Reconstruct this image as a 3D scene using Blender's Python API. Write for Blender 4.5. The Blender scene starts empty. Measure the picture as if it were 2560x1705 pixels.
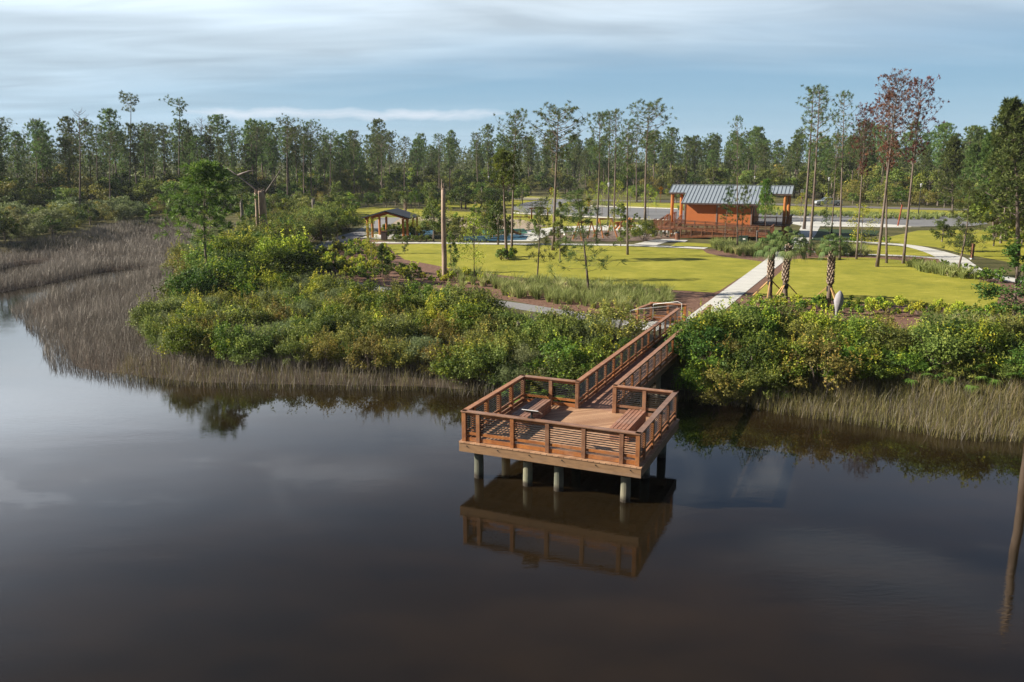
import bpy, math, random
import numpy as np
from mathutils import Vector, Matrix
R = math.radians
PI = math.pi
rnd = random.Random(7)
rng = np.random.default_rng(7)
scene = bpy.context.scene
col = scene.collection

# ------------------------------------------------------------------ camera
F_PX, PITCH, CAM_H = 2079.7, 0.2127, 10.56
cam = bpy.data.cameras.new("camera"); co = bpy.data.objects.new("camera", cam); col.objects.link(co)
co.location = (0, 0, CAM_H); co.rotation_euler = (PI / 2 - PITCH, 0, 0)
cam.lens = 36 * F_PX / 2560; cam.sensor_width = 36; cam.clip_start = 0.1; cam.clip_end = 12000
scene.camera = co

# ------------------------------------------------------------------ sky, sun, exposure
SUN_EL, SUN_AZ = R(28), R(180)           # direction towards the sun, azimuth measured from +X to +Y
sd = Vector((math.cos(SUN_EL) * math.cos(SUN_AZ), math.cos(SUN_EL) * math.sin(SUN_AZ), math.sin(SUN_EL)))
sl = bpy.data.lights.new("sun", 'SUN'); sl.energy = 5.0; sl.angle = R(0.55); sl.color = (1, 0.90, 0.76)
so = bpy.data.objects.new("sun", sl); col.objects.link(so); so.rotation_euler = sd.to_track_quat('Z', 'Y').to_euler()
w = bpy.data.worlds.new("World"); scene.world = w; w.use_nodes = True
nt = w.node_tree; nt.nodes.clear()
def N(nt, t, **kw):
    n = nt.nodes.new(t)
    for k, v in kw.items():
        if k.startswith('i_'): n.inputs[k[2:].replace('_', ' ')].default_value = v
        else: setattr(n, k, v)
    return n
def ramp(nt, fac, stops, interp='LINEAR'):
    n = nt.nodes.new('ShaderNodeValToRGB'); n.color_ramp.interpolation = interp
    e = n.color_ramp.elements
    while len(e) < len(stops): e.new(0.5)
    for s, (p, c) in zip(e, stops):
        s.position = p; s.color = (c, c, c, 1) if isinstance(c, (int, float)) else (*c, 1)
    nt.links.new(fac, n.inputs[0]); return n.outputs[0]
def math_(nt, op, a, b=None, c=None, clamp=False):
    n = nt.nodes.new('ShaderNodeMath'); n.operation = op; n.use_clamp = clamp
    for i, v in enumerate((a, b, c)):
        if v is None: continue
        if isinstance(v, (int, float)): n.inputs[i].default_value = v
        else: nt.links.new(v, n.inputs[i])
    return n.outputs[0]
def mixc(nt, fac, a, b, mode='MIX'):
    n = nt.nodes.new('ShaderNodeMix'); n.data_type = 'RGBA'; n.blend_type = mode
    for i, v in ((0, fac), (6, a), (7, b)):
        if isinstance(v, (int, float)): n.inputs[i].default_value = v
        elif isinstance(v, tuple): n.inputs[i].default_value = (*v, 1) if len(v) == 3 else v
        else: nt.links.new(v, n.inputs[i])
    return n.outputs[2]
def noise(nt, vec, scale, detail=4, rough=0.5, dist=0.0):
    n = nt.nodes.new('ShaderNodeTexNoise'); n.inputs['Scale'].default_value = scale
    n.inputs['Detail'].default_value = detail; n.inputs['Roughness'].default_value = rough
    n.inputs['Distortion'].default_value = dist
    if vec is not None: nt.links.new(vec, n.inputs['Vector'])
    return n.outputs['Fac']
def mapping(nt, vec, scale=(1, 1, 1), rot=(0, 0, 0), loc=(0, 0, 0)):
    n = nt.nodes.new('ShaderNodeMapping'); nt.links.new(vec, n.inputs['Vector'])
    n.inputs['Scale'].default_value = scale; n.inputs['Rotation'].default_value = rot; n.inputs['Location'].default_value = loc
    return n.outputs[0]
sky = N(nt, 'ShaderNodeTexSky', sky_type='NISHITA', sun_disc=False, sun_elevation=SUN_EL, sun_rotation=PI / 2 - SUN_AZ,
        air_density=1.0, dust_density=1.2, ozone_density=2.0, altitude=0)
tc = nt.nodes.new('ShaderNodeTexCoord'); sep = nt.nodes.new('ShaderNodeSeparateXYZ'); nt.links.new(tc.outputs['Generated'], sep.inputs[0])
zc = math_(nt, 'MAXIMUM', sep.outputs[2], 0.0)
den = math_(nt, 'ADD', zc, 0.09)
comb = nt.nodes.new('ShaderNodeCombineXYZ')
nt.links.new(math_(nt, 'DIVIDE', sep.outputs[0], den), comb.inputs[0]); nt.links.new(math_(nt, 'DIVIDE', sep.outputs[1], den), comb.inputs[1])
# high thin veil, streaked, heavier overhead and towards the left
n1 = noise(nt, mapping(nt, comb.outputs[0], (0.26, 0.42, 1), (0, 0, 0.30), (3.1, 1.2, 0)), 1.0, 3, 0.5, 0.4)
n2 = noise(nt, mapping(nt, comb.outputs[0], (0.6, 1.9, 1), (0, 0, 0.22), (7.7, 4.0, 0)), 1.0, 7, 0.6, 0.6)
veil = math_(nt, 'ADD', math_(nt, 'MULTIPLY', n1, 0.92), math_(nt, 'MULTIPLY', n2, 0.14))
hgt = ramp(nt, zc, [(0.0, 0.0), (0.08, 0.14), (0.15, 0.46), (0.21, 0.44), (0.30, 0.16), (0.5, 0.12), (1.0, 0.1)])
left = math_(nt, 'MULTIPLY', sep.outputs[0], -0.34)
veil = math_(nt, 'ADD', math_(nt, 'ADD', veil, hgt), left)
veilf = ramp(nt, veil, [(0.52, 0.06), (0.98, 0.92)])
pn = noise(nt, mapping(nt, comb.outputs[0], (1.7, 3.0, 1), (0, 0, 0.35), (1.4, 6.7, 0)), 1.0, 6, 0.62, 0.5)
pf_ = math_(nt, 'MULTIPLY', ramp(nt, pn, [(0.47, 0.0), (0.62, 0.95)]), ramp(nt, zc, [(0.22, 0.0), (0.28, 0.9), (0.42, 0.7), (0.56, 0.0)]))
veilf = math_(nt, 'MAXIMUM', veilf, pf_)
# low bank of small cumulus just over the forest, left of centre
lowmap = nt.nodes.new('ShaderNodeCombineXYZ')
nt.links.new(sep.outputs[0], lowmap.inputs[0]); nt.links.new(math_(nt, 'MULTIPLY', sep.outputs[2], 5.0), lowmap.inputs[1])
ln = noise(nt, lowmap.outputs[0], 9.0, 8, 0.68, 0.3)
lnb = noise(nt, lowmap.outputs[0], 2.2, 2, 0.5, 0.0)
cent = math_(nt, 'ADD', math_(nt, 'MULTIPLY', noise(nt, mapping(nt, sep.outputs[0], (1, 1, 1)), 9.0, 3, 0.5), 0.02), 0.042)
dz = math_(nt, 'ABSOLUTE', math_(nt, 'SUBTRACT', sep.outputs[2], cent))
band = ramp(nt, dz, [(0.0, 0.26), (0.005, 0.20), (0.013, -0.0)])
xb = ramp(nt, math_(nt, 'ADD', math_(nt, 'ABSOLUTE', math_(nt, 'ADD', sep.outputs[0], 0.18)), 0.0), [(0.0, 1.0), (0.14, 1.0), (0.25, 0.0), (1.0, 0.0)])
lowc = math_(nt, 'MULTIPLY', math_(nt, 'MULTIPLY', band, xb), 1.0)
lowf = ramp(nt, math_(nt, 'ADD', math_(nt, 'MULTIPLY', ln, 0.55), math_(nt, 'MULTIPLY', lowc, 1.9)), [(0.56, 0.0), (0.84, 0.8)])
lowf = math_(nt, 'MULTIPLY', lowf, ramp(nt, lowc, [(0.01, 0.0), (0.12, 1.0)]))
skyn = mixc(nt, 1.0, sky.outputs[0], (0.085, 0.085, 0.085), 'MULTIPLY')
skyc = mixc(nt, 0.85, skyn, ramp(nt, zc, [(0.0, (0.38, 0.54, 0.66)), (0.08, (0.22, 0.39, 0.54)), (0.2, (0.17, 0.30, 0.47)), (0.35, (0.12, 0.21, 0.37)), (0.5, (0.07, 0.12, 0.23)), (1.0, (0.05, 0.09, 0.19))]))
cloud = ramp(nt, zc, [(0.0, (0.36, 0.50, 0.62)), (0.10, (0.44, 0.54, 0.62)), (0.2, (0.54, 0.60, 0.65)), (0.32, (0.60, 0.64, 0.70)), (0.45, (0.36, 0.42, 0.52)), (0.65, (0.17, 0.20, 0.26)), (1.0, (0.13, 0.15, 0.20))])
# the veil is brightest above the left half of the view, towards the sun
glow_el = ramp(nt, sep.outputs[2], [(0.13, 0.0), (0.24, 1.0), (0.34, 0.8), (0.5, 0.1)])
glow_az = ramp(nt, math_(nt, 'MULTIPLY', sep.outputs[0], -1.0), [(0.0, 0.12), (0.5, 1.0)])
fwd = ramp(nt, math_(nt, 'MULTIPLY', math_(nt, 'ADD', sep.outputs[1], 1.0), 0.5), [(0.4, 0.7), (0.8, 1.0)])  # cloud dimmed towards the unseen rear to raise shadow contrast
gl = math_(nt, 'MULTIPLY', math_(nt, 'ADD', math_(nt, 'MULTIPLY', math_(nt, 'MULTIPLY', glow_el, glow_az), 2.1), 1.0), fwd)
gl = math_(nt, 'MULTIPLY', gl, ramp(nt, noise(nt, mapping(nt, comb.outputs[0], (0.9, 2.2, 1), (0, 0, 0.3), (2.0, 9.0, 0)), 1.0, 3, 0.5, 0.5), [(0.3, 0.84), (0.7, 1.18)]))
cloud = mixc(nt, 1.0, cloud, gl, 'MULTIPLY')
c1 = mixc(nt, veilf, skyc, cloud)
c2 = mixc(nt, lowf, c1, (0.66, 0.70, 0.76))
# sky overhead and behind the camera dimmed to cut fill light and deepen shadows
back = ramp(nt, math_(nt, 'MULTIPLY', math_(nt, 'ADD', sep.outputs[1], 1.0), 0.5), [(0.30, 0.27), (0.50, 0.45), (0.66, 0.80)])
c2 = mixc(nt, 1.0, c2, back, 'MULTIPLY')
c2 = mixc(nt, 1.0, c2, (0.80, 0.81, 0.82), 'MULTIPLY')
bg = nt.nodes.new('ShaderNodeBackground'); bg.inputs['Strength'].default_value = 1.0
# the sky texture is scaled to 0.09 inside the colour; clouds are given in the same units
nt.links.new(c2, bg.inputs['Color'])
wo = nt.nodes.new('ShaderNodeOutputWorld'); nt.links.new(bg.outputs[0], wo.inputs[0])
scene.view_settings.view_transform = 'Standard'; scene.view_settings.look = 'None'
scene.view_settings.exposure = 1.0; scene.view_settings.gamma = 1
scene.cycles.max_bounces = 8; scene.cycles.diffuse_bounces = 2; scene.cycles.glossy_bounces = 3
scene.cycles.transmission_bounces = 4; scene.cycles.volume_bounces = 1

# ------------------------------------------------------------------ helpers
_c, _s = math.cos(PITCH), math.sin(PITCH)
G = 1.40                                       # level of the park
def at(px, py, z=G):                           # photo pixel (2560 wide) -> world point at height z
    X = (px - 1280) / F_PX; Y = -(py - 852.5) / F_PX
    d = Vector((X, _c + Y * _s, -_s + Y * _c)); t = (z - CAM_H) / d.z
    return Vector((d.x * t, d.y * t, z))
K = 2560 / 2354.0
def D(px, py, z=G): return at(px * K, py * K, z)
def topz(p, py):                               # height z over ground point p whose picture row is py
    Y = -(py - 852.5) / F_PX
    return CAM_H + p.y * (-_s + Y * _c) / (_c + Y * _s)
def P2(lst, z=G): return [tuple(at(a, b, z)[:2]) for a, b in lst]
def PD(lst, z=G): return [tuple(D(a, b, z)[:2]) for a, b in lst]

def tag(o, label=None, cat=None, group=None, kind=None):
    if label: o['label'] = label
    if cat: o['category'] = cat
    if group: o['group'] = group
    if kind: o['kind'] = kind
    return o
def empty(name, loc, rz=0.0, label=None, cat=None, group=None):
    o = bpy.data.objects.new(name, None); col.objects.link(o); o.location = loc; o.rotation_euler = (0, 0, rz)
    o.empty_display_size = 0.3
    return tag(o, label, cat, group)
def children(o): return [c for c in bpy.data.objects if c.parent == o]
KIDS = {}
def link(name, me, parent=None):
    o = bpy.data.objects.new(name, me); col.objects.link(o)
    if parent is not None:
        o.parent = parent; KIDS.setdefault(parent.name, []).append(o)
    return o
def copy_tree(o, parent=None):
    c = o.copy(); col.objects.link(c)
    if parent is not None:
        c.parent = parent; KIDS.setdefault(parent.name, []).append(c)
    for ch in list(KIDS.get(o.name, [])): copy_tree(ch, c)
    return c
def smooth(me): me.polygons.foreach_set('use_smooth', [True] * len(me.polygons))
def np_mesh(name, V, Fc, mat, tint=None, sm=False):
    """V (n,3); Fc (m,k) with one k; tint per face."""
    me = bpy.data.meshes.new(name); V = np.asarray(V, np.float32); Fc = np.asarray(Fc, np.int32)
    m, k = Fc.shape
    me.vertices.add(len(V)); me.vertices.foreach_set('co', V.ravel())
    me.loops.add(m * k); me.loops.foreach_set('vertex_index', Fc.ravel())
    me.polygons.add(m); me.polygons.foreach_set('loop_start', np.arange(0, m * k, k, dtype=np.int32))
    me.update(calc_edges=True)
    if sm: me.polygons.foreach_set('use_smooth', np.ones(m, bool))
    if tint is not None:
        a = me.attributes.new('tint', 'FLOAT', 'FACE'); a.data.foreach_set('value', np.asarray(tint, np.float32))
    me.materials.append(mat); return me

class MB:
    def __init__(s): s.v = []; s.f = []
    def add(s, V, Fc):
        b = len(s.v); s.v += [tuple(p) for p in V]; s.f += [tuple(i + b for i in f) for f in Fc]; return s
    def box(s, c, d, rz=0, ax=None):
        c = Vector(c); hx, hy, hz = d[0] / 2, d[1] / 2, d[2] / 2
        M = Matrix.Rotation(rz, 3, 'Z') if ax is None else ax
        V = [c + M @ Vector((x * hx, y * hy, z * hz)) for z in (-1, 1) for x, y in ((-1, -1), (1, -1), (1, 1), (-1, 1))]
        return s.add(V, [(3, 2, 1, 0), (4, 5, 6, 7), (0, 1, 5, 4), (1, 2, 6, 5), (2, 3, 7, 6), (3, 0, 4, 7)])
    def bar(s, a, b, wd, ht, up=(0, 0, 1)):
        a = Vector(a); b = Vector(b); x = (b - a); L = x.length; x.normalize(); u = Vector(up)
        y = u.cross(x)
        if y.length < 1e-4: y = Vector((1, 0, 0)).cross(x)
        y.normalize(); z = x.cross(y); M = Matrix((x, y, z)).transposed()
        return s.box((a + b) / 2, (L, wd, ht), ax=M)
    def tube(s, pts, rad, n=8, cap=True):
        pts = [Vector(p) for p in pts]; b = len(s.v); k = len(pts); ref = Vector((0.3, 0.9, 0.1)).normalized()
        for i, p in enumerate(pts):
            t = (pts[min(i + 1, k - 1)] - pts[max(i - 1, 0)]).normalized()
            u = t.cross(ref).normalized() if abs(t.dot(ref)) < 0.98 else t.cross(Vector((1, 0, 0))).normalized()
            v = t.cross(u); r = rad[i] if isinstance(rad, (list, tuple)) else rad
            for j in range(n):
                a = 2 * PI * j / n; s.v.append(tuple(p + (u * math.cos(a) + v * math.sin(a)) * r))
        for i in range(k - 1):
            for j in range(n):
                j2 = (j + 1) % n; s.f.append((b + i * n + j, b + i * n + j2, b + (i + 1) * n + j2, b + (i + 1) * n + j))
        if cap:
            s.f.append(tuple(b + j for j in range(n))[::-1]); s.f.append(tuple(b + (k - 1) * n + j for j in range(n)))
        return s
    def lathe(s, prof, n=12, c=(0, 0, 0)):
        return s.tube([(c[0], c[1], c[2] + z) for z, r in prof], [r for z, r in prof], n)
    def poly(s, pts, z0, z1=None):
        b = len(s.v); n = len(pts)
        if z1 is None:
            s.v += [(x, y, z0) for x, y in pts]; s.f.append(tuple(range(b, b + n))); return s
        s.v += [(x, y, z0) for x, y in pts] + [(x, y, z1) for x, y in pts]
        s.f.append(tuple(range(b, b + n))[::-1]); s.f.append(tuple(range(b + n, b + 2 * n)))
        for i in range(n):
            j = (i + 1) % n; s.f.append((b + i, b + j, b + n + j, b + n + i))
        return s
    def build(s, name, mat, parent=None, sm=False, bevel=0):
        me = bpy.data.meshes.new(name); me.from_pydata(s.v, [], s.f); me.materials.append(mat)
        if sm: smooth(me)
        o = link(name, me, parent)
        if bevel:
            b = o.modifiers.new('b', 'BEVEL'); b.width = bevel; b.segments = 2; b.limit_method = 'ANGLE'
        return o

# ------------------------------------------------------------------ materials
def base_mat(name):
    m = bpy.data.materials.new(name); m.use_nodes = True; nt = m.node_tree
    return m, nt, nt.nodes['Principled BSDF']
WOODS = ('stained_wood', 'handrail_wood', 'treated_pine', 'bench_boards', 'ramp_timber', 'round_pile_wood')
def mat(name, c, rough=0.7, var=0.25, scale=3.0, stretch=(1, 1, 1), bump=0.0, bscale=20, c2=None, metal=0.0, coord='Object', spec=0.3):
    m, nt, b = base_mat(name)
    t = nt.nodes.new('ShaderNodeTexCoord'); vec = mapping(nt, t.outputs[coord], stretch)
    n = noise(nt, vec, scale, 5, 0.6)
    c2 = c2 or tuple(max(0, x * (1 - var * 2)) for x in c)
    cc = mixc(nt, ramp(nt, n, [(0.3, 0.0), (0.7, 1.0)]), tuple(c2), tuple(c))
    nt.links.new(cc, b.inputs['Base Color']); b.inputs['Roughness'].default_value = rough; b.inputs['Metallic'].default_value = metal
    b.inputs['Specular IOR Level'].default_value = spec
    if name in WOODS:
        oi = nt.nodes.new('ShaderNodeObjectInfo'); hv = nt.nodes.new('ShaderNodeHueSaturation'); grey = noise(nt, vec, 0.9, 4, 0.6)
        nt.links.new(mixc(nt, ramp(nt, grey, [(0.52, 0.0), (0.75, 0.45)]), cc, (0.26, 0.21, 0.18)), hv.inputs['Color'])
        nt.links.new(math_(nt, 'ADD', math_(nt, 'MULTIPLY', oi.outputs['Random'], 0.5), 0.75), hv.inputs['Value']); nt.links.new(math_(nt, 'ADD', math_(nt, 'MULTIPLY', oi.outputs['Random'], 0.25), 0.85), hv.inputs['Saturation'])
        nt.links.new(hv.outputs[0], b.inputs['Base Color'])
    if bump:
        bn = noise(nt, mapping(nt, t.outputs[coord], stretch), bscale, 6, 0.65)
        bp = nt.nodes.new('ShaderNodeBump'); bp.inputs['Strength'].default_value = bump; bp.inputs['Distance'].default_value = 0.02
        nt.links.new(bn, bp.inputs['Height']); nt.links.new(bp.outputs[0], b.inputs['Normal'])
    return m
def plank_mat(name, c, c2, pitch, axis_rot, rough=0.6, gap=0.06, coord='Object'):
    """boards of the given pitch running along local Y after rotating by axis_rot"""
    m, nt, b = base_mat(name)
    t = nt.nodes.new('ShaderNodeTexCoord'); v = mapping(nt, t.outputs[coord], (1, 1, 1), (0, 0, axis_rot))
    sp = nt.nodes.new('ShaderNodeSeparateXYZ'); nt.links.new(v, sp.inputs[0])
    q = math_(nt, 'DIVIDE', sp.outputs[0], pitch); fl = math_(nt, 'FLOOR', q); fr = math_(nt, 'SUBTRACT', q, fl)
    wn = nt.nodes.new('ShaderNodeTexWhiteNoise'); wn.noise_dimensions = '1D'; nt.links.new(fl, wn.inputs['W'])
    g = noise(nt, mapping(nt, v, (18, 1.2, 1)), 2.0, 5, 0.65)
    g2 = noise(nt, v, 1.1, 3, 0.5)
    f = math_(nt, 'ADD', math_(nt, 'MULTIPLY', wn.outputs['Value'], 0.45), math_(nt, 'ADD', math_(nt, 'MULTIPLY', g, 0.35), math_(nt, 'MULTIPLY', g2, 0.3)))
    cc = mixc(nt, ramp(nt, f, [(0.2, 0.0), (0.85, 1.0)]), c2, c)
    edge = math_(nt, 'LESS_THAN', fr, gap)
    cc = mixc(nt, edge, cc, (0.015, 0.01, 0.008))
    nt.links.new(cc, b.inputs['Base Color']); b.inputs['Roughness'].default_value = rough
    b.inputs['Specular IOR Level'].default_value = 0.25
    return m
def waterline(m):
    nt = m.node_tree; b = nt.nodes['Principled BSDF']; src = b.inputs['Base Color'].links[0].from_socket
    t = nt.nodes.new('ShaderNodeTexCoord'); sp = nt.nodes.new('ShaderNodeSeparateXYZ'); nt.links.new(t.outputs['Object'], sp.inputs[0])
    z = math_(nt, 'ADD', sp.outputs[2], math_(nt, 'MULTIPLY', noise(nt, t.outputs['Object'], 6, 3, 0.6), 0.25))
    nt.links.new(mixc(nt, ramp(nt, z, [(0.22, 1.0), (0.36, 0.0)]), src, (0.045, 0.038, 0.03)), b.inputs['Base Color'])
def leaf_mat(name, dark, light, accent=None, trans=0.3, rough=0.55, objvar=0.35):
    m, nt, b = base_mat(name)
    a = nt.nodes.new('ShaderNodeAttribute'); a.attribute_name = 'tint'
    oi = nt.nodes.new('ShaderNodeObjectInfo')
    st = [(0.0, dark), (0.75, light)]
    if accent: st.append((1.0, accent))
    cc = ramp(nt, a.outputs['Fac'], st)
    hv = nt.nodes.new('ShaderNodeHueSaturation')
    nt.links.new(cc, hv.inputs['Color'])
    nt.links.new(math_(nt, 'ADD', math_(nt, 'MULTIPLY', oi.outputs['Random'], 0.05), 0.475), hv.inputs['Hue'])
    nt.links.new(math_(nt, 'ADD', math_(nt, 'MULTIPLY', oi.outputs['Random'], objvar), 1 - objvar * 0.5), hv.inputs['Value'])
    nt.links.new(hv.outputs[0], b.inputs['Base Color']); b.inputs['Roughness'].default_value = rough
    b.inputs['Specular IOR Level'].default_value = 0.2
    tr = nt.nodes.new('ShaderNodeBsdfTranslucent'); nt.links.new(hv.outputs[0], tr.inputs['Color'])
    mx = nt.nodes.new('ShaderNodeMixShader'); mx.inputs[0].default_value = trans
    nt.links.new(b.outputs[0], mx.inputs[1]); nt.links.new(tr.outputs[0], mx.inputs[2])
    nt.links.new(mx.outputs[0], nt.nodes['Material Output'].inputs['Surface'])
    return m
M = {}
M['stain'] = mat('stained_wood', (0.36, 0.16, 0.065), 0.5, 0.2, 4, (1, 1, 1), 0.25, 30, c2=(0.18, 0.075, 0.038))
M['stain_dark'] = mat('stained_wood_weathered', (0.20, 0.085, 0.045), 0.6, 0.2, 3, (1, 1, 1), 0.25, 30, c2=(0.11, 0.05, 0.03))
M['ramp'] = mat('ramp_timber', (0.23, 0.095, 0.045), 0.6, 0.2, 3, (1, 1, 1), 0.2, 30, c2=(0.12, 0.05, 0.026))
M['cap'] = mat('handrail_wood', (0.36, 0.19, 0.11), 0.5, 0.2, 3.5, (1, 1, 1), 0.2, 30, c2=(0.22, 0.11, 0.065))
M['treated'] = mat('treated_pine', (0.31, 0.185, 0.095), 0.75, 0.2, 2.5, (1, 1, 4), 0.3, 18, c2=(0.20, 0.12, 0.065))
M['pile'] = mat('round_pile_wood', (0.24, 0.22, 0.155), 0.85, 0.2, 3, (1, 1, 0.4), 0.6, 14, c2=(0.10, 0.12, 0.09))
waterline(M['pile'])
M['deck_diag'] = plank_mat('deck_boards_diagonal', (0.53, 0.335, 0.205), (0.28, 0.15, 0.085), 0.14, R(45), gap=0.07)
M['deck_cross'] = plank_mat('deck_boards_crosswise', (0.42, 0.25, 0.175), (0.22, 0.115, 0.08), 0.14, R(90), gap=0.07)
M['bench'] = mat('bench_boards', (0.36, 0.20, 0.14), 0.6, 0.2, 5, (1, 1, 1), 0.2, 30, c2=(0.18, 0.085, 0.055))
M['steel'] = mat('steel_cable', (0.35, 0.35, 0.36), 0.35, 0.05, 5, metal=0.8)
M['galv'] = mat('galvanised_steel', (0.62, 0.63, 0.64), 0.4, 0.05, 5, metal=0.6)
M['black'] = mat('black_metal', (0.025, 0.026, 0.028), 0.45, 0.1, 5)
M['concrete'] = mat('pale_concrete', (0.60, 0.60, 0.56), 0.85, 0.06, 0.8, bump=0.15, bscale=8)
M['joint'] = mat('joint_line', (0.30, 0.30, 0.28), 0.9, 0.1, 2)
M['curb'] = mat('curb_concrete', (0.62, 0.61, 0.57), 0.85, 0.06, 2)
M['asphalt'] = mat('grey_asphalt', (0.20, 0.205, 0.215), 0.9, 0.08, 0.6, bump=0.1, bscale=30)
M['road'] = mat('old_road_asphalt', (0.17, 0.155, 0.15), 0.9, 0.08, 0.4)
M['gravel'] = mat('gravel_path', (0.27, 0.27, 0.27), 0.95, 0.12, 5, bump=0.5, bscale=40)
M['sand'] = mat('sandy_soil', (0.42, 0.34, 0.25), 0.95, 0.15, 1.5, bump=0.3)
M['mulch'] = mat('bark_mulch', (0.25, 0.145, 0.10), 0.95, 0.3, 6, bump=0.8, bscale=30, c2=(0.085, 0.04, 0.026))
M['playmulch'] = mat('playground_mulch', (0.24, 0.17, 0.13), 0.95, 0.2, 5, bump=0.4)
M['rubber_blue'] = mat('blue_rubber', (0.035, 0.12, 0.19), 0.7, 0.1, 3)
M['rubber_green'] = mat('green_rubber', (0.04, 0.16, 0.09), 0.7, 0.1, 3)
M['turf'] = mat('dark_turf', (0.028, 0.06, 0.018), 0.9, 0.15, 20)
M['roof'] = mat('standing_seam_metal', (0.36, 0.42, 0.47), 0.42, 0.05, 2, metal=0.25, spec=0.5)
M['roof_dark'] = mat('dark_shingle', (0.035, 0.04, 0.05), 0.65, 0.1, 3)
M['orange'] = mat('orange_siding', (0.46, 0.125, 0.03), 0.7, 0.06, 3)
M['orange_post'] = mat('orange_stained_log', (0.46, 0.17, 0.045), 0.6, 0.15, 2, (1, 1, 0.3))
M['trim'] = mat('brown_trim', (0.085, 0.06, 0.055), 0.6, 0.1, 3)
M['rust'] = mat('rust_red_post', (0.30, 0.07, 0.035), 0.7, 0.15, 3)
M['snag'] = mat('dead_wood', (0.56, 0.43, 0.33), 0.85, 0.2, 2.2, (1, 1, 0.25), 0.8, 12, c2=(0.17, 0.12, 0.10))
M['snag_gray'] = mat('dead_wood_grey', (0.27, 0.24, 0.22), 0.85, 0.2, 2.2, (1, 1, 0.25), 0.8, 12, c2=(0.13, 0.11, 0.105))
M['bark'] = mat('pine_bark', (0.215, 0.175, 0.15), 0.9, 0.25, 3, (1, 1, 0.4), 0.7, 12, c2=(0.085, 0.06, 0.052))
M['bark_pale'] = mat('pale_bark', (0.24, 0.205, 0.17), 0.9, 0.2, 3, (1, 1, 0.4), 0.5, 12, c2=(0.14, 0.115, 0.10))
M['palmtrunk'] = mat('palm_trunk', (0.20, 0.15, 0.12), 0.9, 0.2, 8, (1, 1, 3), 0.6, 20, c2=(0.10, 0.075, 0.06))
M['palmboot'] = mat('palm_boots', (0.37, 0.29, 0.22), 0.8, 0.2, 7, c2=(0.24, 0.18, 0.14))
M['stake'] = mat('new_timber', (0.52, 0.33, 0.14), 0.7, 0.1, 3)
M['yellow'] = mat('yellow_sign', (0.75, 0.32, 0.01), 0.5, 0.02, 3)
M['white'] = mat('white_paint', (0.75, 0.75, 0.73), 0.5, 0.03, 3)
M['silver'] = mat('silver_car_paint', (0.42, 0.47, 0.52), 0.28, 0.02, 1, metal=0.35, spec=0.6)
M['glass'] = mat('dark_glass', (0.02, 0.025, 0.03), 0.08, 0.02, 1, spec=0.7)
M['tyre'] = mat('tyre_rubber', (0.02, 0.02, 0.02), 0.85, 0.05, 3)
M['dgreen'] = mat('green_cabinet', (0.03, 0.06, 0.045), 0.6, 0.05, 3)
M['greystump'] = mat('bleached_wood', (0.36, 0.35, 0.37), 0.9, 0.2, 5, (1, 1, 0.3), 0.6, 14, c2=(0.20, 0.19, 0.21))
# foliage
M['needle'] = leaf_mat('pine_needles', (0.038, 0.070, 0.020), (0.145, 0.20, 0.055), (0.22, 0.26, 0.07))
M['needle_young'] = leaf_mat('young_pine_needles', (0.055, 0.108, 0.018), (0.177, 0.260, 0.045), (0.297, 0.348, 0.054))
M['needle_far'] = leaf_mat('distant_pine_needles', (0.055, 0.095, 0.028), (0.175, 0.245, 0.068), (0.26, 0.31, 0.09), objvar=0.6)
M['needle_red'] = leaf_mat('dead_red_needles', (0.080, 0.032, 0.026), (0.217, 0.080, 0.058), (0.304, 0.116, 0.072))
M['leaf'] = leaf_mat('broad_leaves', (0.045, 0.096, 0.015), (0.205, 0.295, 0.034), (0.520, 0.522, 0.045))
M['leaf_dark'] = leaf_mat('dark_evergreen_leaves', (0.026, 0.058, 0.013), (0.102, 0.166, 0.024), (0.223, 0.260, 0.038))
M['leaf_yellow'] = leaf_mat('yellow_green_leaves', (0.168, 0.227, 0.023), (0.428, 0.470, 0.045), (0.742, 0.696, 0.076))
M['leaf_grey'] = leaf_mat('grey_green_leaves', (0.102, 0.131, 0.054), (0.242, 0.278, 0.114), (0.334, 0.348, 0.138))
M['leaf_olive'] = leaf_mat('olive_leaves', (0.102, 0.113, 0.027), (0.297, 0.287, 0.061), (0.502, 0.383, 0.076))
M['leaf_mid'] = leaf_mat('mid_green_leaves', (0.064, 0.102, 0.021), (0.218, 0.264, 0.053), (0.358, 0.372, 0.074), objvar=0.6)
M['palm'] = leaf_mat('palm_fronds', (0.05, 0.095, 0.022), (0.16, 0.22, 0.07), (0.30, 0.35, 0.14))
M['palmetto'] = leaf_mat('palmetto_fans', (0.072, 0.138, 0.026), (0.203, 0.319, 0.058), (0.493, 0.551, 0.145))
M['reed'] = leaf_mat('marsh_rush', (0.125, 0.115, 0.09), (0.345, 0.325, 0.275), (0.55, 0.52, 0.45), trans=0.15)
M['reed_green'] = leaf_mat('bank_cordgrass', (0.10, 0.13, 0.03), (0.27, 0.25, 0.09), (0.52, 0.43, 0.30), trans=0.25)
M['grass_clump'] = leaf_mat('ornamental_grass_blades', (0.14, 0.17, 0.05), (0.33, 0.37, 0.12), (0.52, 0.50, 0.24), trans=0.35)
M['shortgrass'] = leaf_mat('verge_grass_blades', (0.12, 0.14, 0.03), (0.26, 0.27, 0.05), (0.38, 0.34, 0.10), trans=0.3)

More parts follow.
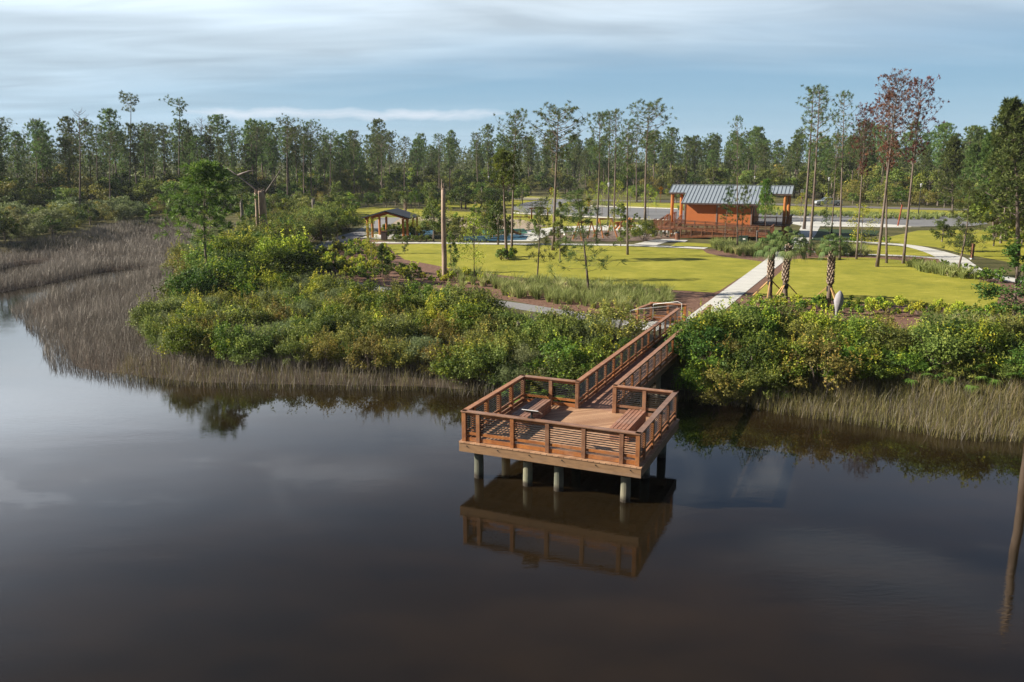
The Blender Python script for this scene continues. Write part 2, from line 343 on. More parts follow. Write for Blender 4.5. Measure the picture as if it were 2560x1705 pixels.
# lawn: mown yellow-green zoysia
def lawn_mat():
    m, nt, b = base_mat('mown_lawn'); t = nt.nodes.new('ShaderNodeTexCoord'); v = t.outputs['Object']
    a = noise(nt, v, 0.3, 5, 0.65); c = noise(nt, mapping(nt, v, (0.7, 2.2, 1), (0, 0, 0.2)), 1.4, 5, 0.7); f = noise(nt, v, 22, 3, 0.7)
    s = math_(nt, 'ADD', math_(nt, 'MULTIPLY', a, 0.45), math_(nt, 'ADD', math_(nt, 'MULTIPLY', c, 0.35), math_(nt, 'MULTIPLY', f, 0.25)))
    nt.links.new(ramp(nt, s, [(0.36, (0.155, 0.175, 0.028)), (0.52, (0.275, 0.272, 0.036)), (0.66, (0.41, 0.37, 0.068))]), b.inputs['Base Color'])
    b.inputs['Roughness'].default_value = 0.9; b.inputs['Specular IOR Level'].default_value = 0.1
    bp = nt.nodes.new('ShaderNodeBump'); bp.inputs['Strength'].default_value = 0.7; bp.inputs['Distance'].default_value = 0.06
    nt.links.new(noise(nt, v, 9, 6, 0.7), bp.inputs['Height']); nt.links.new(bp.outputs[0], b.inputs['Normal'])
    return m
M['lawn'] = lawn_mat()
def ground_mat():
    m, nt, b = base_mat('ground_cover'); t = nt.nodes.new('ShaderNodeTexCoord'); v = t.outputs['Object']
    a = noise(nt, v, 0.25, 5, 0.65); f = noise(nt, v, 3.5, 5, 0.7)
    up = ramp(nt, math_(nt, 'ADD', math_(nt, 'MULTIPLY', a, 0.6), math_(nt, 'MULTIPLY', f, 0.4)), [(0.35, (0.045, 0.055, 0.018)), (0.5, (0.10, 0.095, 0.04)), (0.65, (0.17, 0.15, 0.06))])
    mu = ramp(nt, f, [(0.3, (0.055, 0.043, 0.034)), (0.7, (0.115, 0.088, 0.07))])
    at_ = nt.nodes.new('ShaderNodeAttribute'); at_.attribute_name = 'upland'
    nt.links.new(mixc(nt, at_.outputs['Fac'], mu, up), b.inputs['Base Color'])
    b.inputs['Roughness'].default_value = 0.95; b.inputs['Specular IOR Level'].default_value = 0.1
    return m
M['ground'] = ground_mat()
def water_mat():
    m, nt, b = base_mat('tannin_water'); t = nt.nodes.new('ShaderNodeTexCoord'); v = t.outputs['Object']
    n = noise(nt, mapping(nt, v, (0.10, 0.22, 1), (0, 0, 0.5)), 1.0, 5, 0.6)
    nt.links.new(ramp(nt, n, [(0.35, (0.008, 0.0062, 0.0032)), (0.70, (0.023, 0.0145, 0.0060))]), b.inputs['Base Color'])
    b.inputs['Roughness'].default_value = 0.012; b.inputs['IOR'].default_value = 1.33; b.inputs['Specular IOR Level'].default_value = 0.5
    r1 = noise(nt, mapping(nt, v, (2.2, 9.0, 1), (0, 0, -0.35)), 1.0, 3, 0.55, 0.6)
    r2 = noise(nt, mapping(nt, v, (0.25, 0.6, 1), (0, 0, -0.35)), 1.0, 2, 0.5)
    amp = ramp(nt, noise(nt, v, 0.06, 3, 0.5), [(0.42, 0.10), (0.66, 1.5)])
    hh = math_(nt, 'ADD', math_(nt, 'MULTIPLY', math_(nt, 'MULTIPLY', r1, amp), 0.5), math_(nt, 'MULTIPLY', r2, 0.8))
    bp = nt.nodes.new('ShaderNodeBump'); bp.inputs['Strength'].default_value = 0.45; bp.inputs['Distance'].default_value = 0.010
    nt.links.new(hh, bp.inputs['Height']); nt.links.new(bp.outputs[0], b.inputs['Normal'])
    return m
M['water'] = water_mat()

# ------------------------------------------------------------------ terrain and water
def seg_dist(Pt, poly, closed=True):
    Pt = np.asarray(Pt, float); q = np.asarray(poly, float); A = q; B = np.roll(q, -1, 0)
    if not closed: A = q[:-1]; B = q[1:]
    best = np.full(len(Pt), 1e9)
    for a, b in zip(A, B):
        ab = b - a; t = np.clip(((Pt - a) @ ab) / max(ab @ ab, 1e-9), 0, 1)
        best = np.minimum(best, np.hypot(*(Pt - (a + t[:, None] * ab)).T))
    return best
def inside(Pt, poly):
    Pt = np.asarray(Pt, float); x, y = Pt.T; r = np.zeros(len(Pt), bool); q = list(poly); n = len(q)
    for i in range(n):
        (x1, y1), (x2, y2) = q[i], q[(i + 1) % n]
        if y1 == y2: continue
        c = ((y1 > y) != (y2 > y)) & (x < (x2 - x1) * (y - y1) / (y2 - y1) + x1); r ^= c
    return r
def sdist(Pt, poly): d = seg_dist(Pt, poly); return np.where(inside(Pt, poly), d, -d)
shore = PD([(-2600, 690), (-900, 700), (-200, 703), (0, 700), (32, 700), (52, 735), (100, 775), (118, 815), (135, 850), (200, 862), (330, 878), (450, 890), (620, 893), (800, 896),
            (950, 899), (1060, 905), (1200, 915), (1330, 925), (1480, 925), (1600, 920), (1650, 930), (1750, 940), (1850, 955), (1950, 972),
            (2050, 985), (2150, 1000), (2250, 1012), (2354, 1020), (2500, 1040), (3000, 1090), (4500, 1160)], 0.0)
land = shore + [(300, 20), (3500, 20), (3500, 6000), (-3500, 6000), (-3500, 100)]
creek_a = PD([(-60, 707), (0, 692), (70, 675), (140, 661), (200, 650), (250, 638), (285, 628)], 0.0)
creek_b = PD([(-60, 652), (-10, 642), (30, 630), (60, 617), (90, 609)], 0.0)
upl = PD([(-2600, 565), (-300, 565), (0, 562), (120, 552), (200, 540), (250, 525), (300, 512), (420, 503), (470, 505), (520, 520), (545, 560), (520, 610), (560, 640),
          (640, 640), (700, 648), (760, 658), (850, 690), (950, 700), (1100, 715), (1200, 750), (1330, 762), (1420, 772), (1490, 790), (1600, 800), (1700, 805),
          (1900, 815), (2100, 835), (2354, 860), (2600, 880), (3000, 905), (4500, 970)], G)
upland = upl + [(300, 60), (3500, 60), (3500, 6000), (-3500, 6000), (-3500, 200)]
def ss(x): x = np.clip(x, 0, 1); return x * x * (3 - 2 * x)
def height(Pt):
    dl = sdist(Pt, land); du = sdist(Pt, upland)
    dc = np.minimum(seg_dist(Pt, creek_a, False) - 2.5, seg_dist(Pt, creek_b, False) - 1.8)
    base = np.where(dl > 0, -0.06 + 0.30 * ss(dl / 3.0), -0.9 * ss(-dl / 4.0) - 0.06)
    base = np.where(dl > 0, np.where(dc < 1.0, -0.35 + (base + 0.35) * ss(dc / 1.0 + 0.0), base), base)
    t = ss((du + 5.0) / 5.0)
    return base * (1 - t) + G * t, t, dl, du, dc
def axis(segments):
    out = []
    for a, b, st in segments: out += list(np.arange(a, b, st))
    return np.array(out + [segments[-1][1]])
xs = axis([(-3500, -600, 290), (-600, -160, 22), (-160, -80, 3), (-80, 45, 0.8), (45, 160, 3), (160, 600, 22), (600, 3500, 290)])
ys = axis([(-60, 20, 8), (20, 100, 0.8), (100, 190, 2.0), (190, 600, 18), (600, 6000, 300)])
gx, gy = np.meshgrid(xs, ys); pts = np.stack([gx.ravel(), gy.ravel()], 1)
hz, up_t, *_ = height(pts)
nx, ny = len(xs), len(ys); idx = np.arange(nx * ny).reshape(ny, nx)
quads = np.stack([idx[:-1, :-1].ravel(), idx[:-1, 1:].ravel(), idx[1:, 1:].ravel(), idx[1:, :-1].ravel()], 1)
me = np_mesh('ground', np.column_stack([pts, hz]), quads, M['ground'], sm=True)
a = me.attributes.new('upland', 'FLOAT', 'POINT'); a.data.foreach_set('value', up_t.astype(np.float32))
tag(link('ground', me), kind='structure')
def gz(x, y): return float(height(np.array([[x, y]]))[0][0])
wm = MB(); wm.poly([(-900, -120), (900, -120), (900, 145), (-900, 145)], 0.0)
tag(wm.build('water', M['water']), kind='structure')

def sheet(name, poly, lvl, m, thick=None, kind='structure'):
    z = G + lvl
    b = MB()
    if thick: b.poly(poly, z, z + thick)
    else: b.poly(poly, z)
    o = b.build(name, m)
    # orient up and triangulate concave outlines properly
    import bmesh
    bm = bmesh.new(); bm.from_mesh(o.data); bmesh.ops.triangulate(bm, faces=[f for f in bm.faces if len(f.verts) > 4])
    bmesh.ops.recalc_face_normals(bm, faces=bm.faces)
    if not thick:
        for f in bm.faces:
            if f.normal.z < 0: f.normal_flip()
    bm.to_mesh(o.data); bm.free()
    return tag(o, kind=kind)
def curve_pts(pts, n=8):
    """Catmull-Rom through 2D points"""
    p = [np.array(q, float) for q in pts]; p = [2 * p[0] - p[1]] + p + [2 * p[-1] - p[-2]]; out = []
    for i in range(1, len(p) - 2):
        for k in range(n):
            t = k / n
            out.append(0.5 * ((2 * p[i]) + (-p[i - 1] + p[i + 1]) * t + (2 * p[i - 1] - 5 * p[i] + 4 * p[i + 1] - p[i + 2]) * t * t + (-p[i - 1] + 3 * p[i] - 3 * p[i + 1] + p[i + 2]) * t ** 3))
    out.append(p[-2]); return out
def ribbon(name, pts, width, lvl, m, thick=None, n=8):
    c = curve_pts(pts, n); L = []; Rr = []
    wd = width if isinstance(width, (list, tuple)) else None
    for i, q in enumerate(c):
        t = c[min(i + 1, len(c) - 1)] - c[max(i - 1, 0)]; t = t / np.linalg.norm(t); nn = np.array([-t[1], t[0]])
        ww = (np.interp(i / (len(c) - 1), np.linspace(0, 1, len(wd)), wd) if wd else width) / 2
        L.append(tuple(q + nn * ww)); Rr.append(tuple(q - nn * ww))
    b = MB(); z = G + lvl; k = len(L)
    if thick:
        V = [(x, y, z) for x, y in L] + [(x, y, z) for x, y in Rr] + [(x, y, z + thick) for x, y in L] + [(x, y, z + thick) for x, y in Rr]; Fc = []
        for i in range(k - 1):
            Fc += [(2 * k + i, 3 * k + i, 3 * k + i + 1, 2 * k + i + 1), (i, i + 1, 2 * k + i + 1, 2 * k + i)[::-1], (k + i, k + i + 1, 3 * k + i + 1, 3 * k + i)]
    else:
        V = [(x, y, z) for x, y in L] + [(x, y, z) for x, y in Rr]; Fc = [(i, k + i, k + i + 1, i + 1) for i in range(k - 1)]
    b.add(V, Fc); o = tag(b.build(name, m), kind='structure')
    if m == M['concrete']:
        jb = MB(); acc = 0.0
        for i in range(1, k - 1):
            acc += math.dist(L[i], L[i - 1])
            if acc > 1.5:
                acc = 0; a_ = Vector((*L[i], z + 0.003)); c_ = Vector((*Rr[i], z + 0.003)); d_ = (Vector((*L[i + 1], 0)) - Vector((*L[i], 0))).normalized() * 0.02
                kk = len(jb.v); jb.v += [tuple(a_ - d_), tuple(c_ - d_), tuple(c_ + d_), tuple(a_ + d_)]; jb.f.append((kk, kk + 1, kk + 2, kk + 3))
        if jb.f: tag(jb.build('sidewalk_joints', M['joint']), kind='structure')
    return o

# gangway / platform frame
A0 = 0.4091; PX0, PY0 = -1.804, 26.678; DK = 1.34; PW, PD_ = 6.30, 5.42; GX1, GX2 = 2.40, 3.88
e2 = np.array([math.cos(A0), -math.sin(A0)]); n2_ = np.array([math.sin(A0), math.cos(A0)])
def pf(u, v): return tuple(np.array([PX0, PY0]) + e2 * u + n2_ * v)
GL = 18.6                                            # gangway length behind the platform

# lawns, beds, paths (each sheet a few mm above the last)
bed_big = PD([(690, 655), (640, 610), (700, 575), (800, 545), (900, 556), (1640, 573), (1800, 590), (1890, 565), (2000, 590), (2200, 590), (2300, 640), (2500, 660), (2900, 700), (2900, 800),
              (2354, 780), (2100, 760), (1900, 742), (1730, 735), (1610, 735), (1590, 728), (1510, 744), (1400, 724), (1280, 712), (1180, 692), (1000, 668), (860, 655), (780, 645)])
sheet('mulch_bed', bed_big, 0.004, M['mulch'])
lawn_l = PD([(888, 562), (1000, 560), (1200, 562), (1440, 566), (1560, 571), (1615, 574), (1625, 582), (1660, 590), (1720, 597), (1762, 603), (1735, 620), (1690, 645), (1655, 668), (1640, 673),
             (1560, 668), (1480, 660), (1400, 656), (1320, 651), (1250, 645), (1180, 636), (1110, 628), (1040, 618), (980, 606), (930, 597), (905, 580)])
sheet('lawn', lawn_l, 0.010, M['lawn'])
lawn_r = PD([(1822, 596), (1870, 593), (1990, 592), (2060, 597), (2110, 606), (2160, 614), (2220, 634), (2300, 655), (2290, 714), (2200, 708), (2100, 703), (1990, 696), (1880, 688), (1780, 680),
             (1735, 680), (1765, 650), (1800, 620)])
sheet('lawn', lawn_r, 0.010, M['lawn'])
lawn_c = PD([(1905, 560), (1960, 556), (2030, 548), (2110, 530), (2250, 528), (2500, 536), (2500, 600), (2350, 608), (2210, 583), (2150, 568), (2060, 560), (1950, 558)])
sheet('lawn', lawn_c, 0.010, M['lawn'])
lawn_d = PD([(1955, 562), (2060, 566), (2130, 573), (2180, 588), (2150, 591), (1980, 583), (1935, 578)])
sheet('lawn', lawn_d, 0.010, M['lawn'])
sheet('lawn', PD([(1560, 556), (1640, 561), (1640, 568), (1540, 566)]), 0.010, M['lawn'])
sheet('lawn', PD([(700, 488), (860, 476), (1180, 492), (1400, 505), (1500, 515), (1520, 535), (1180, 522), (1000, 516), (700, 510)]), 0.006, M['lawn'])
sheet('verge', PD([(1000, 452), (1200, 450), (1290, 455), (1310, 468), (1200, 480), (1000, 476)]), 0.006, M['lawn'])
sheet('verge', PD([(1430, 466), (1600, 468), (2100, 482), (2354, 489), (2600, 496), (2600, 512), (2300, 502), (1900, 493), (1500, 487), (1420, 478)]), 0.006, M['lawn'])
sheet('turf_patch', P2([(2010, 600), (2050, 573), (2110, 574), (2200, 577), (2190, 588), (2118, 597), (2060, 601)]), 0.018, M['turf'])
# road and parking
ribbon('road', P2([(-600, 480), (700, 489), (1000, 492), (1200, 496), (1400, 499), (1650, 503), (1900, 509), (2050, 514), (2200, 519), (2400, 524), (2700, 532), (3400, 548)]), 7.0, 0.012, M['road'])
drive = ribbon('driveway', P2([(1440, 499), (1380, 504), (1345, 513), (1340, 524), (1420, 532)]), 9, 0.020, M['asphalt'])
sheet('parking_lot', P2([(1290, 513), (1400, 515), (1560, 519), (1900, 528), (2200, 542), (2430, 540), (2470, 560), (2420, 566), (2180, 566), (1900, 556), (1700, 550), (1500, 542), (1400, 537), (1300, 532)]), 0.028, M['asphalt'])
def curb(pts, label=None): return ribbon('curb', pts, 0.28, 0.0, M['curb'], 0.15, 3)
curb(P2([(1284, 532), (1300, 534), (1400, 539), (1500, 544), (1600, 548), (1690, 552)]))
curb(P2([(1470, 515), (1560, 518), (1700, 523), (1900, 530)]))
curb(P2([(1960, 543), (2060, 545), (2200, 544), (2400, 541)]))
curb(P2([(2240, 567), (2300, 568), (2400, 567), (2440, 566)]))
curb(P2([(1010, 491), (1200, 494.0), (1400, 496.5)]))
sheet('plaza', P2([(1960, 556), (2080, 552), (2110, 555), (2270, 564), (2255, 569), (2100, 567), (2060, 566), (2000, 564)]), 0.034, M['concrete'])
# walks

ribbon('sidewalk', [pf(GX1 + 0.78, PD_ + GL + 0.02), tuple(at(1809, 750)[:2]), tuple(at(1874, 700)[:2]), tuple(at(1939, 650)[:2]), tuple(at(1972, 624)[:2]), tuple(at(2009, 595)[:2]), tuple(at(2029, 562)[:2])],
       [1.6, 1.6, 1.6, 1.7, 1.8, 1.9, 2.2, 2.6], 0.026, M['concrete'], n=14)
ribbon('sidewalk', P2([(930, 607), (1050, 607), (1200, 609), (1400, 611), (1560, 613), (1700, 618), (1765, 621)]), 1.7, 0.022, M['concrete'])
ribbon('sidewalk', P2([(1612, 612), (1640, 605), (1668, 598)]), [2.6, 2.4, 2.6], 0.030, M['concrete'])
sheet('sidewalk', P2([(1655, 598), (1720, 601), (1712, 606), (1640, 604)]), 0.034, M['concrete'])
ribbon('sidewalk', P2([(2055, 600), (2110, 603), (2165, 606), (2259, 613), (2315, 624), (2371, 642), (2398, 661), (2432, 677), (2490, 692), (2560, 705), (2700, 722)]),
       [1.3, 1.6, 1.7, 1.8, 2.0, 2.6, 2.6, 2.0, 1.9, 1.9, 1.9], 0.026, M['concrete'])
ribbon('sidewalk', P2([(1985, 628), (2104, 634), (2190, 637), (2300, 642), (2378, 650)]), 1.0, 0.022, M['concrete'])
ribbon('gravel_path', PD([(900, 500), (850, 528), (800, 545), (740, 570), (685, 592), (655, 610), (690, 636), (760, 646), (850, 660), (950, 678), (1080, 690), (1180, 702), (1300, 722), (1420, 744), (1470, 752)]),
       [3.4, 3.2, 2.6, 2.4, 2.2, 2.0, 1.8, 1.6, 1.7, 1.8, 1.8, 2.0, 2.1], 0.016, M['gravel'])
sheet('concrete_pad', P2([(1556, 813), (1580, 804), (1660, 804), (1690, 812), (1640, 828), (1590, 824)]), 0.024, M['concrete'])
sheet('sand_patch', PD([(690, 585), (760, 560), (820, 545), (860, 530), (830, 530), (760, 552), (700, 575)]), 0.008, M['sand'])
sheet('sand_patch', PD([(860, 510), (960, 498), (1200, 505), (1260, 520), (1200, 530), (960, 520)]), 0.012, M['sand'])
# playground ground
sheet('playground_surface', P2([(1370, 590), (1480, 577), (1620, 577), (1700, 590), (1690, 598), (1560, 604), (1380, 604)]), 0.030, M['playmulch'])
sheet('plaza', P2([(1250, 585), (1400, 566), (1600, 562), (1680, 575), (1700, 590), (1640, 577), (1480, 576), (1380, 583), (1340, 603), (1250, 603)]), 0.016, M['concrete'])
sheet('rubber_surface', P2([(1160, 592), (1290, 586), (1320, 590), (1315, 600), (1200, 603), (1160, 602)]), 0.034, M['rubber_blue'])
sheet('rubber_surface', P2([(1024, 575), (1085, 576), (1080, 592), (1024, 592)]), 0.034, M['rubber_blue'])
sheet('rubber_surface', P2([(1200, 574), (1310, 572), (1320, 584), (1210, 586)]), 0.036, M['rubber_green'])

# ------------------------------------------------------------------ boardwalk: platform and gangway (local frame: x across, y towards the park)
bw = empty('boardwalk', (PX0, PY0, 0), -A0, 'reddish timber boardwalk with square overlook platform standing on piles over the dark water', 'boardwalk')
def pile(x, y, top, r=0.155):
    b = MB(); b.tube([(x, y, -1.6), (x, y, -0.2), (x + 0.01, y, 0.5), (x, y, top)], [r * 1.06, r * 1.04, r, r * 0.97], 14); return b.build('pile', M['pile'], bw, sm=False)
b = MB(); b.box((PW / 2, PD_ / 2, DK - 0.02), (PW, PD_, 0.04)); b.build('platform_deck', M['deck_diag'], bw)
# framing under the deck
b = MB(); b.box((PW / 2, 0.05, DK - 0.20), (PW - 0.02, 0.05, 0.30)); b.box((PW / 2, PD_ - 0.05, DK - 0.20), (PW - 0.02, 0.05, 0.30))
b.box((0.05, PD_ / 2, DK - 0.20), (0.05, PD_ - 0.16, 0.30)); b.box((PW - 0.05, PD_ / 2, DK - 0.20), (0.05, PD_ - 0.16, 0.30))
b.build('fascia_board', M['treated'], bw, bevel=0.004)
b = MB()
for i in range(1, 14): b.box((PW * i / 14, PD_ / 2, DK - 0.16), (0.045, PD_ - 0.17, 0.22))
b.build('joist', M['treated'], bw)
b = MB(); 
for y in (0.62, 2.7, 4.8): b.box((PW / 2, y, DK - 0.40), (PW - 0.5, 0.16, 0.25))
b.build('cross_beam', M['treated'], bw)
for x, y in ((0.55, 0.42), (2.35, 0.42), (3.45, 0.42), (5.70, 0.42), (0.55, 2.7), (3.2, 2.9), (5.75, 2.7), (0.6, 4.9), (3.2, 4.95), (5.8, 4.9)): pile(x, y, DK - 0.50, 0.16)
# bolts on the fascia, each with a short slanting black bar
for i in range(6):
    b = MB(); b.box((0.30 + i * 1.13, 0.018, DK - 0.13), (0.03, 0.014, 0.03)); b.bar((0.30 + i * 1.13, 0.020, DK - 0.14), (0.40 + i * 1.13, 0.020, DK - 0.19), 0.012, 0.018, up=(0, 1, 0)); b.build('bolt', M['black'], bw)
gx0, gx1 = GX1 - 0.06, GX2 + 0.06
b = MB(); b.box(((gx0 + gx1) / 2, PD_ + GL / 2, DK - 0.02), (gx1 - gx0, GL, 0.04)); b.build('gangway_deck', M['deck_cross'], bw)
b = MB()
for x in (gx0 + 0.05, gx1 - 0.05): b.box((x, PD_ + GL / 2 + 0.05, DK - 0.18), (0.05, GL - 0.1, 0.26))
b.build('gangway_beam', M['treated'], bw)
for k in range(6):
    for x in (gx0 + 0.14, gx1 - 0.14): pile(x, PD_ + 1.6 + k * 2.75, DK - 0.06, 0.11)
# railings
def rail_run(p0, p1, z, posts, cables=8, corner=0.15, pw=0.135, capw=0.20, parent=bw, mwood='stain', low=True):
    p0 = Vector((*p0, z)); p1 = Vector((*p1, z)); d = p1 - p0; L = d.length; d.normalize()
    for t in posts:
        q = p0 + d * t; b = MB(); b.bar(q, q + Vector((0, 0, 1.02)), corner if t in (0, L) else pw, corner if t in (0, L) else pw, up=(d.x, d.y, 0))
        b.build('post', M[mwood], parent, bevel=0.006)
    b = MB(); e = d * 0.09
    b.bar(p0 - e + Vector((0, 0, 1.045)), p1 + e + Vector((0, 0, 1.045)), capw, 0.045)
    b.build('top_rail', M['cap'], parent, bevel=0.008)
    b = MB(); b.bar(p0 + Vector((0, 0, 0.965)), p1 + Vector((0, 0, 0.965)), 0.042, 0.09)
    if low:
        b.bar(p0 + Vector((0, 0, 0.285)), p1 + Vector((0, 0, 0.285)), 0.042, 0.09)
        b.bar(p0 + Vector((0, 0, 0.085)), p1 + Vector((0, 0, 0.085)), 0.045, 0.13)
    b.build('lower_rail', M[mwood], parent)
    b = MB()
    for k in range(cables):
        h = 0.38 + k * 0.53 / (cables - 1) if low else 0.12 + k * 0.8 / (cables - 1)
        b.tube([p0 + Vector((0, 0, h)), p1 + Vector((0, 0, h))], 0.017, 5)
    b.build('cable', M['black'], parent)
s_ = 0.16
def spaced(L, n, ends=None): return [L * i / n for i in range(n + 1)]
Lf = PW - 2 * s_
rail_run((s_, s_), (PW - s_, s_), DK, [0, 0.52, 0.52 + 1.235, 0.52 + 2.47, 0.52 + 3.70, Lf - 0.52, Lf])
Ls = PD_ - 2 * s_
rail_run((s_, s_), (s_, PD_ - s_), DK, [Ls * f for f in (0.13, 0.34, 0.55, 0.77)])
rail_run((PW - s_, s_), (PW - s_, PD_ - s_), DK, [Ls * f for f in (0.13, 0.34, 0.55, 0.77)])
L = GX1 - s_; rail_run((s_, PD_ - s_), (GX1, PD_ - s_), DK, [0, L * 0.52, L])
L = PW - s_ - GX2; rail_run((GX2, PD_ - s_), (PW - s_, PD_ - s_), DK, [0, L * 0.5, L])
L1 = GL - 1.3
rail_run((GX1, PD_ - s_), (GX1, PD_ + L1), DK, [1.2 * k for k in range(1, int((L1 + s_) / 1.2) + 1)], pw=0.10, mwood='stain')
rail_run((GX2, PD_ - s_), (GX2, PD_ + GL + 0.6), DK, [1.2 * k for k in range(1, int((GL + 0.6) / 1.2) + 1)], pw=0.10, mwood='stain')
# side steps down to the gravel path at the land end
lx0 = GX1 - 2.6
b = MB(); b.box(((lx0 + gx0) / 2 + 0.6, PD_ + GL - 0.65, DK + 0.03 - 0.02), (1.2, 1.3, 0.04)); b.build('landing_deck', M['deck_cross'], bw)
rail_run((GX1 - 1.9, PD_ + GL + 0.15), (GX1 + 0.1, PD_ + GL + 0.15), DK, [0, 1.0, 2.0], cables=6)
rail_run((GX1 - 1.9, PD_ + GL + 0.15), (GX1 - 2.2, PD_ + GL - 1.9), DK - 0.05, [1.0, 2.07], cables=6)
b = MB()
for dx in (0.0,):
    b.tube([(GX1 - 2.5, PD_ + GL - 2.3, G), (GX1 - 2.5, PD_ + GL - 2.3, G + 0.86), (GX1 - 2.2, PD_ + GL - 2.1, G + 0.92), (GX1 - 0.5, PD_ + GL - 0.9, G + 1.05), (GX1 - 0.2, PD_ + GL - 0.6, G + 1.0), (GX1 - 0.15, PD_ + GL - 0.6, G)], 0.022, 8)
    b.tube([(GX1 - 1.7, PD_ + GL - 0.2, G), (GX1 - 1.7, PD_ + GL - 0.2, G + 0.95), (GX1 - 0.3, PD_ + GL - 0.1, G + 1.18), (GX1 - 0.05, PD_ + GL - 0.1, G + 1.1), (GX1 - 0.05, PD_ + GL - 0.1, G)], 0.022, 8)
b.build('handrail', M['white'], bw, sm=True)

# benches on the platform
def make_bench(u0, v0, label):
    x, y = pf(u0, v0); r = empty('slatted_bench', (x, y, DK + 0.001), -A0, label, 'bench', 'slatted benches on the platform')
    W, Ln, Hh = 0.66, 2.35, 0.45
    b = MB()
    for i in range(5): b.box((W * (i + 0.5) / 5, Ln / 2, Hh - 0.02), (W / 5 - 0.022, Ln, 0.04))
    b.build('seat', M['bench'], r, bevel=0.004)
    for x in (0.02, W - 0.02):
        b = MB()
        for k in range(4): b.box((x, Ln / 2, 0.055 + k * 0.105), (0.036, Ln - 0.04, 0.088))
        b.build('side_slats', M['bench'], r)
    for y in (0.03, Ln - 0.03):
        b = MB()
        for k in range(4): b.box((W / 2, y, 0.055 + k * 0.105), (W - 0.082, 0.036, 0.088))
        b.build('end_slats', M['bench'], r)
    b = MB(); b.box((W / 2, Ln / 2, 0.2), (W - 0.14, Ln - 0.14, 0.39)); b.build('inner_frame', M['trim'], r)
make_bench(0.98, 2.15, 'long slatted timber bench on the left side of the overlook platform')
make_bench(4.62, 2.15, 'long slatted timber bench on the right side of the overlook platform')
# interpretive panel fixed on the front rail
x, y = pf(2.55, s_ + 0.02)
r = empty('information_panel', (x, y, DK + 1.068), -A0, 'small tilted silver-framed information panel mounted on the front railing', 'panel')
ax = Matrix.Rotation(R(-28), 3, 'X')
b = MB(); b.box((0, 0.12, 0.20), (0.54, 0.40, 0.012), ax=ax); b.build('panel_face', M['black'], r)
b = MB()
for sx in (-0.28, 0.28): b.box((sx, 0.12, 0.20), (0.018, 0.438, 0.022), ax=ax)
for sy in (-0.21, 0.21): b.box(Vector((0, 0.12, 0.20)) + ax @ Vector((0, sy, 0)), (0.54, 0.018, 0.022), ax=ax)
b.build('panel_frame', M['galv'], r)
b = MB(); b.box((0, 0.05, 0.012), (0.2, 0.12, 0.02)); b.tube([(0, 0.05, 0.02), (0, 0.10, 0.18)], 0.04, 8); b.build('bracket', M['black'], r)

# ------------------------------------------------------------------ restroom building (local frame: x along the front, y to the back)
B0 = at(1703, 506.6, 5.5); B1 = at(1895, 509.6, 5.5)
bang = -0.38
bl = empty('restroom_building', (B0.x, B0.y, G), bang, 'raised orange park building with ribbed grey metal roof and porches at both ends', 'building')
EV = 4.1; FL = 1.45; EL = (B1 - B0).length; OH = 0.75; RD = 5.4; RH = 2.05     # eave height, floor, eave length, overhang, ridge depth, rise
xl, xr = -2.2, EL + 3.7
def roofz(y): return EV + RH * y / RD
b = MB()
def slab(b, x0, x1, ya, yb, fz, th=0.10):
    V = [(x0, ya, fz(ya)), (x1, ya, fz(ya)), (x1, yb, fz(yb)), (x0, yb, fz(yb))]; V += [(x, y, z - th) for x, y, z in V]
    b.add(V, [(0, 1, 2, 3), (7, 6, 5, 4), (0, 4, 5, 1), (1, 5, 6, 2), (2, 6, 7, 3), (3, 7, 4, 0)])
back = lambda y: EV + RH * (2 * RD - y) / RD
yp = RD * 0.56
slab(b, 0, EL, 0, RD, roofz); slab(b, xl, -0.002, yp, RD, roofz); slab(b, EL + 0.002, xr, yp, RD, roofz)
slab(b, 0, EL, RD + 0.002, 2 * RD, back); slab(b, xl, -0.002, RD + 0.002, 2 * RD - yp, back); slab(b, EL + 0.002, xr, RD + 0.002, 2 * RD - yp, back)
rf = b.build('roof', M['roof'], bl)
b = MB(); x = xl + 0.02
while x < xr:
    y0 = 0 if 0 <= x <= EL else yp
    b.bar((x, y0, roofz(y0) + 0.022), (x, RD, roofz(RD) + 0.022), 0.045, 0.05, up=(0, -RH, RD)); b.bar((x, 2 * RD - y0, roofz(y0) + 0.022), (x, RD, roofz(RD) + 0.022), 0.045, 0.05, up=(0, RH, RD)); x += 0.46
b.build('seam', mat('seam_metal', (0.17, 0.20, 0.23), 0.45, 0.05, 2, metal=0.3), rf)
b = MB(); b.bar((xl - 0.02, RD, roofz(RD) + 0.05), (xr + 0.02, RD, roofz(RD) + 0.05), 0.3, 0.03); b.build('ridge_cap', M['roof'], rf)
b = MB(); b.box((EL / 2, -0.03, EV - 0.10), (EL, 0.05, 0.2)); b.box((xl / 2, yp - 0.03, roofz(yp) - 0.10), (-xl - 0.1, 0.05, 0.2)); b.box((EL + (xr - EL) / 2, yp - 0.03, roofz(yp) - 0.10), (xr - EL - 0.1, 0.05, 0.2))
b.build('fascia', M['trim'], rf)
wx0, wx1, wy0, wy1 = 0.35, EL - 0.75, OH, 2 * RD - OH
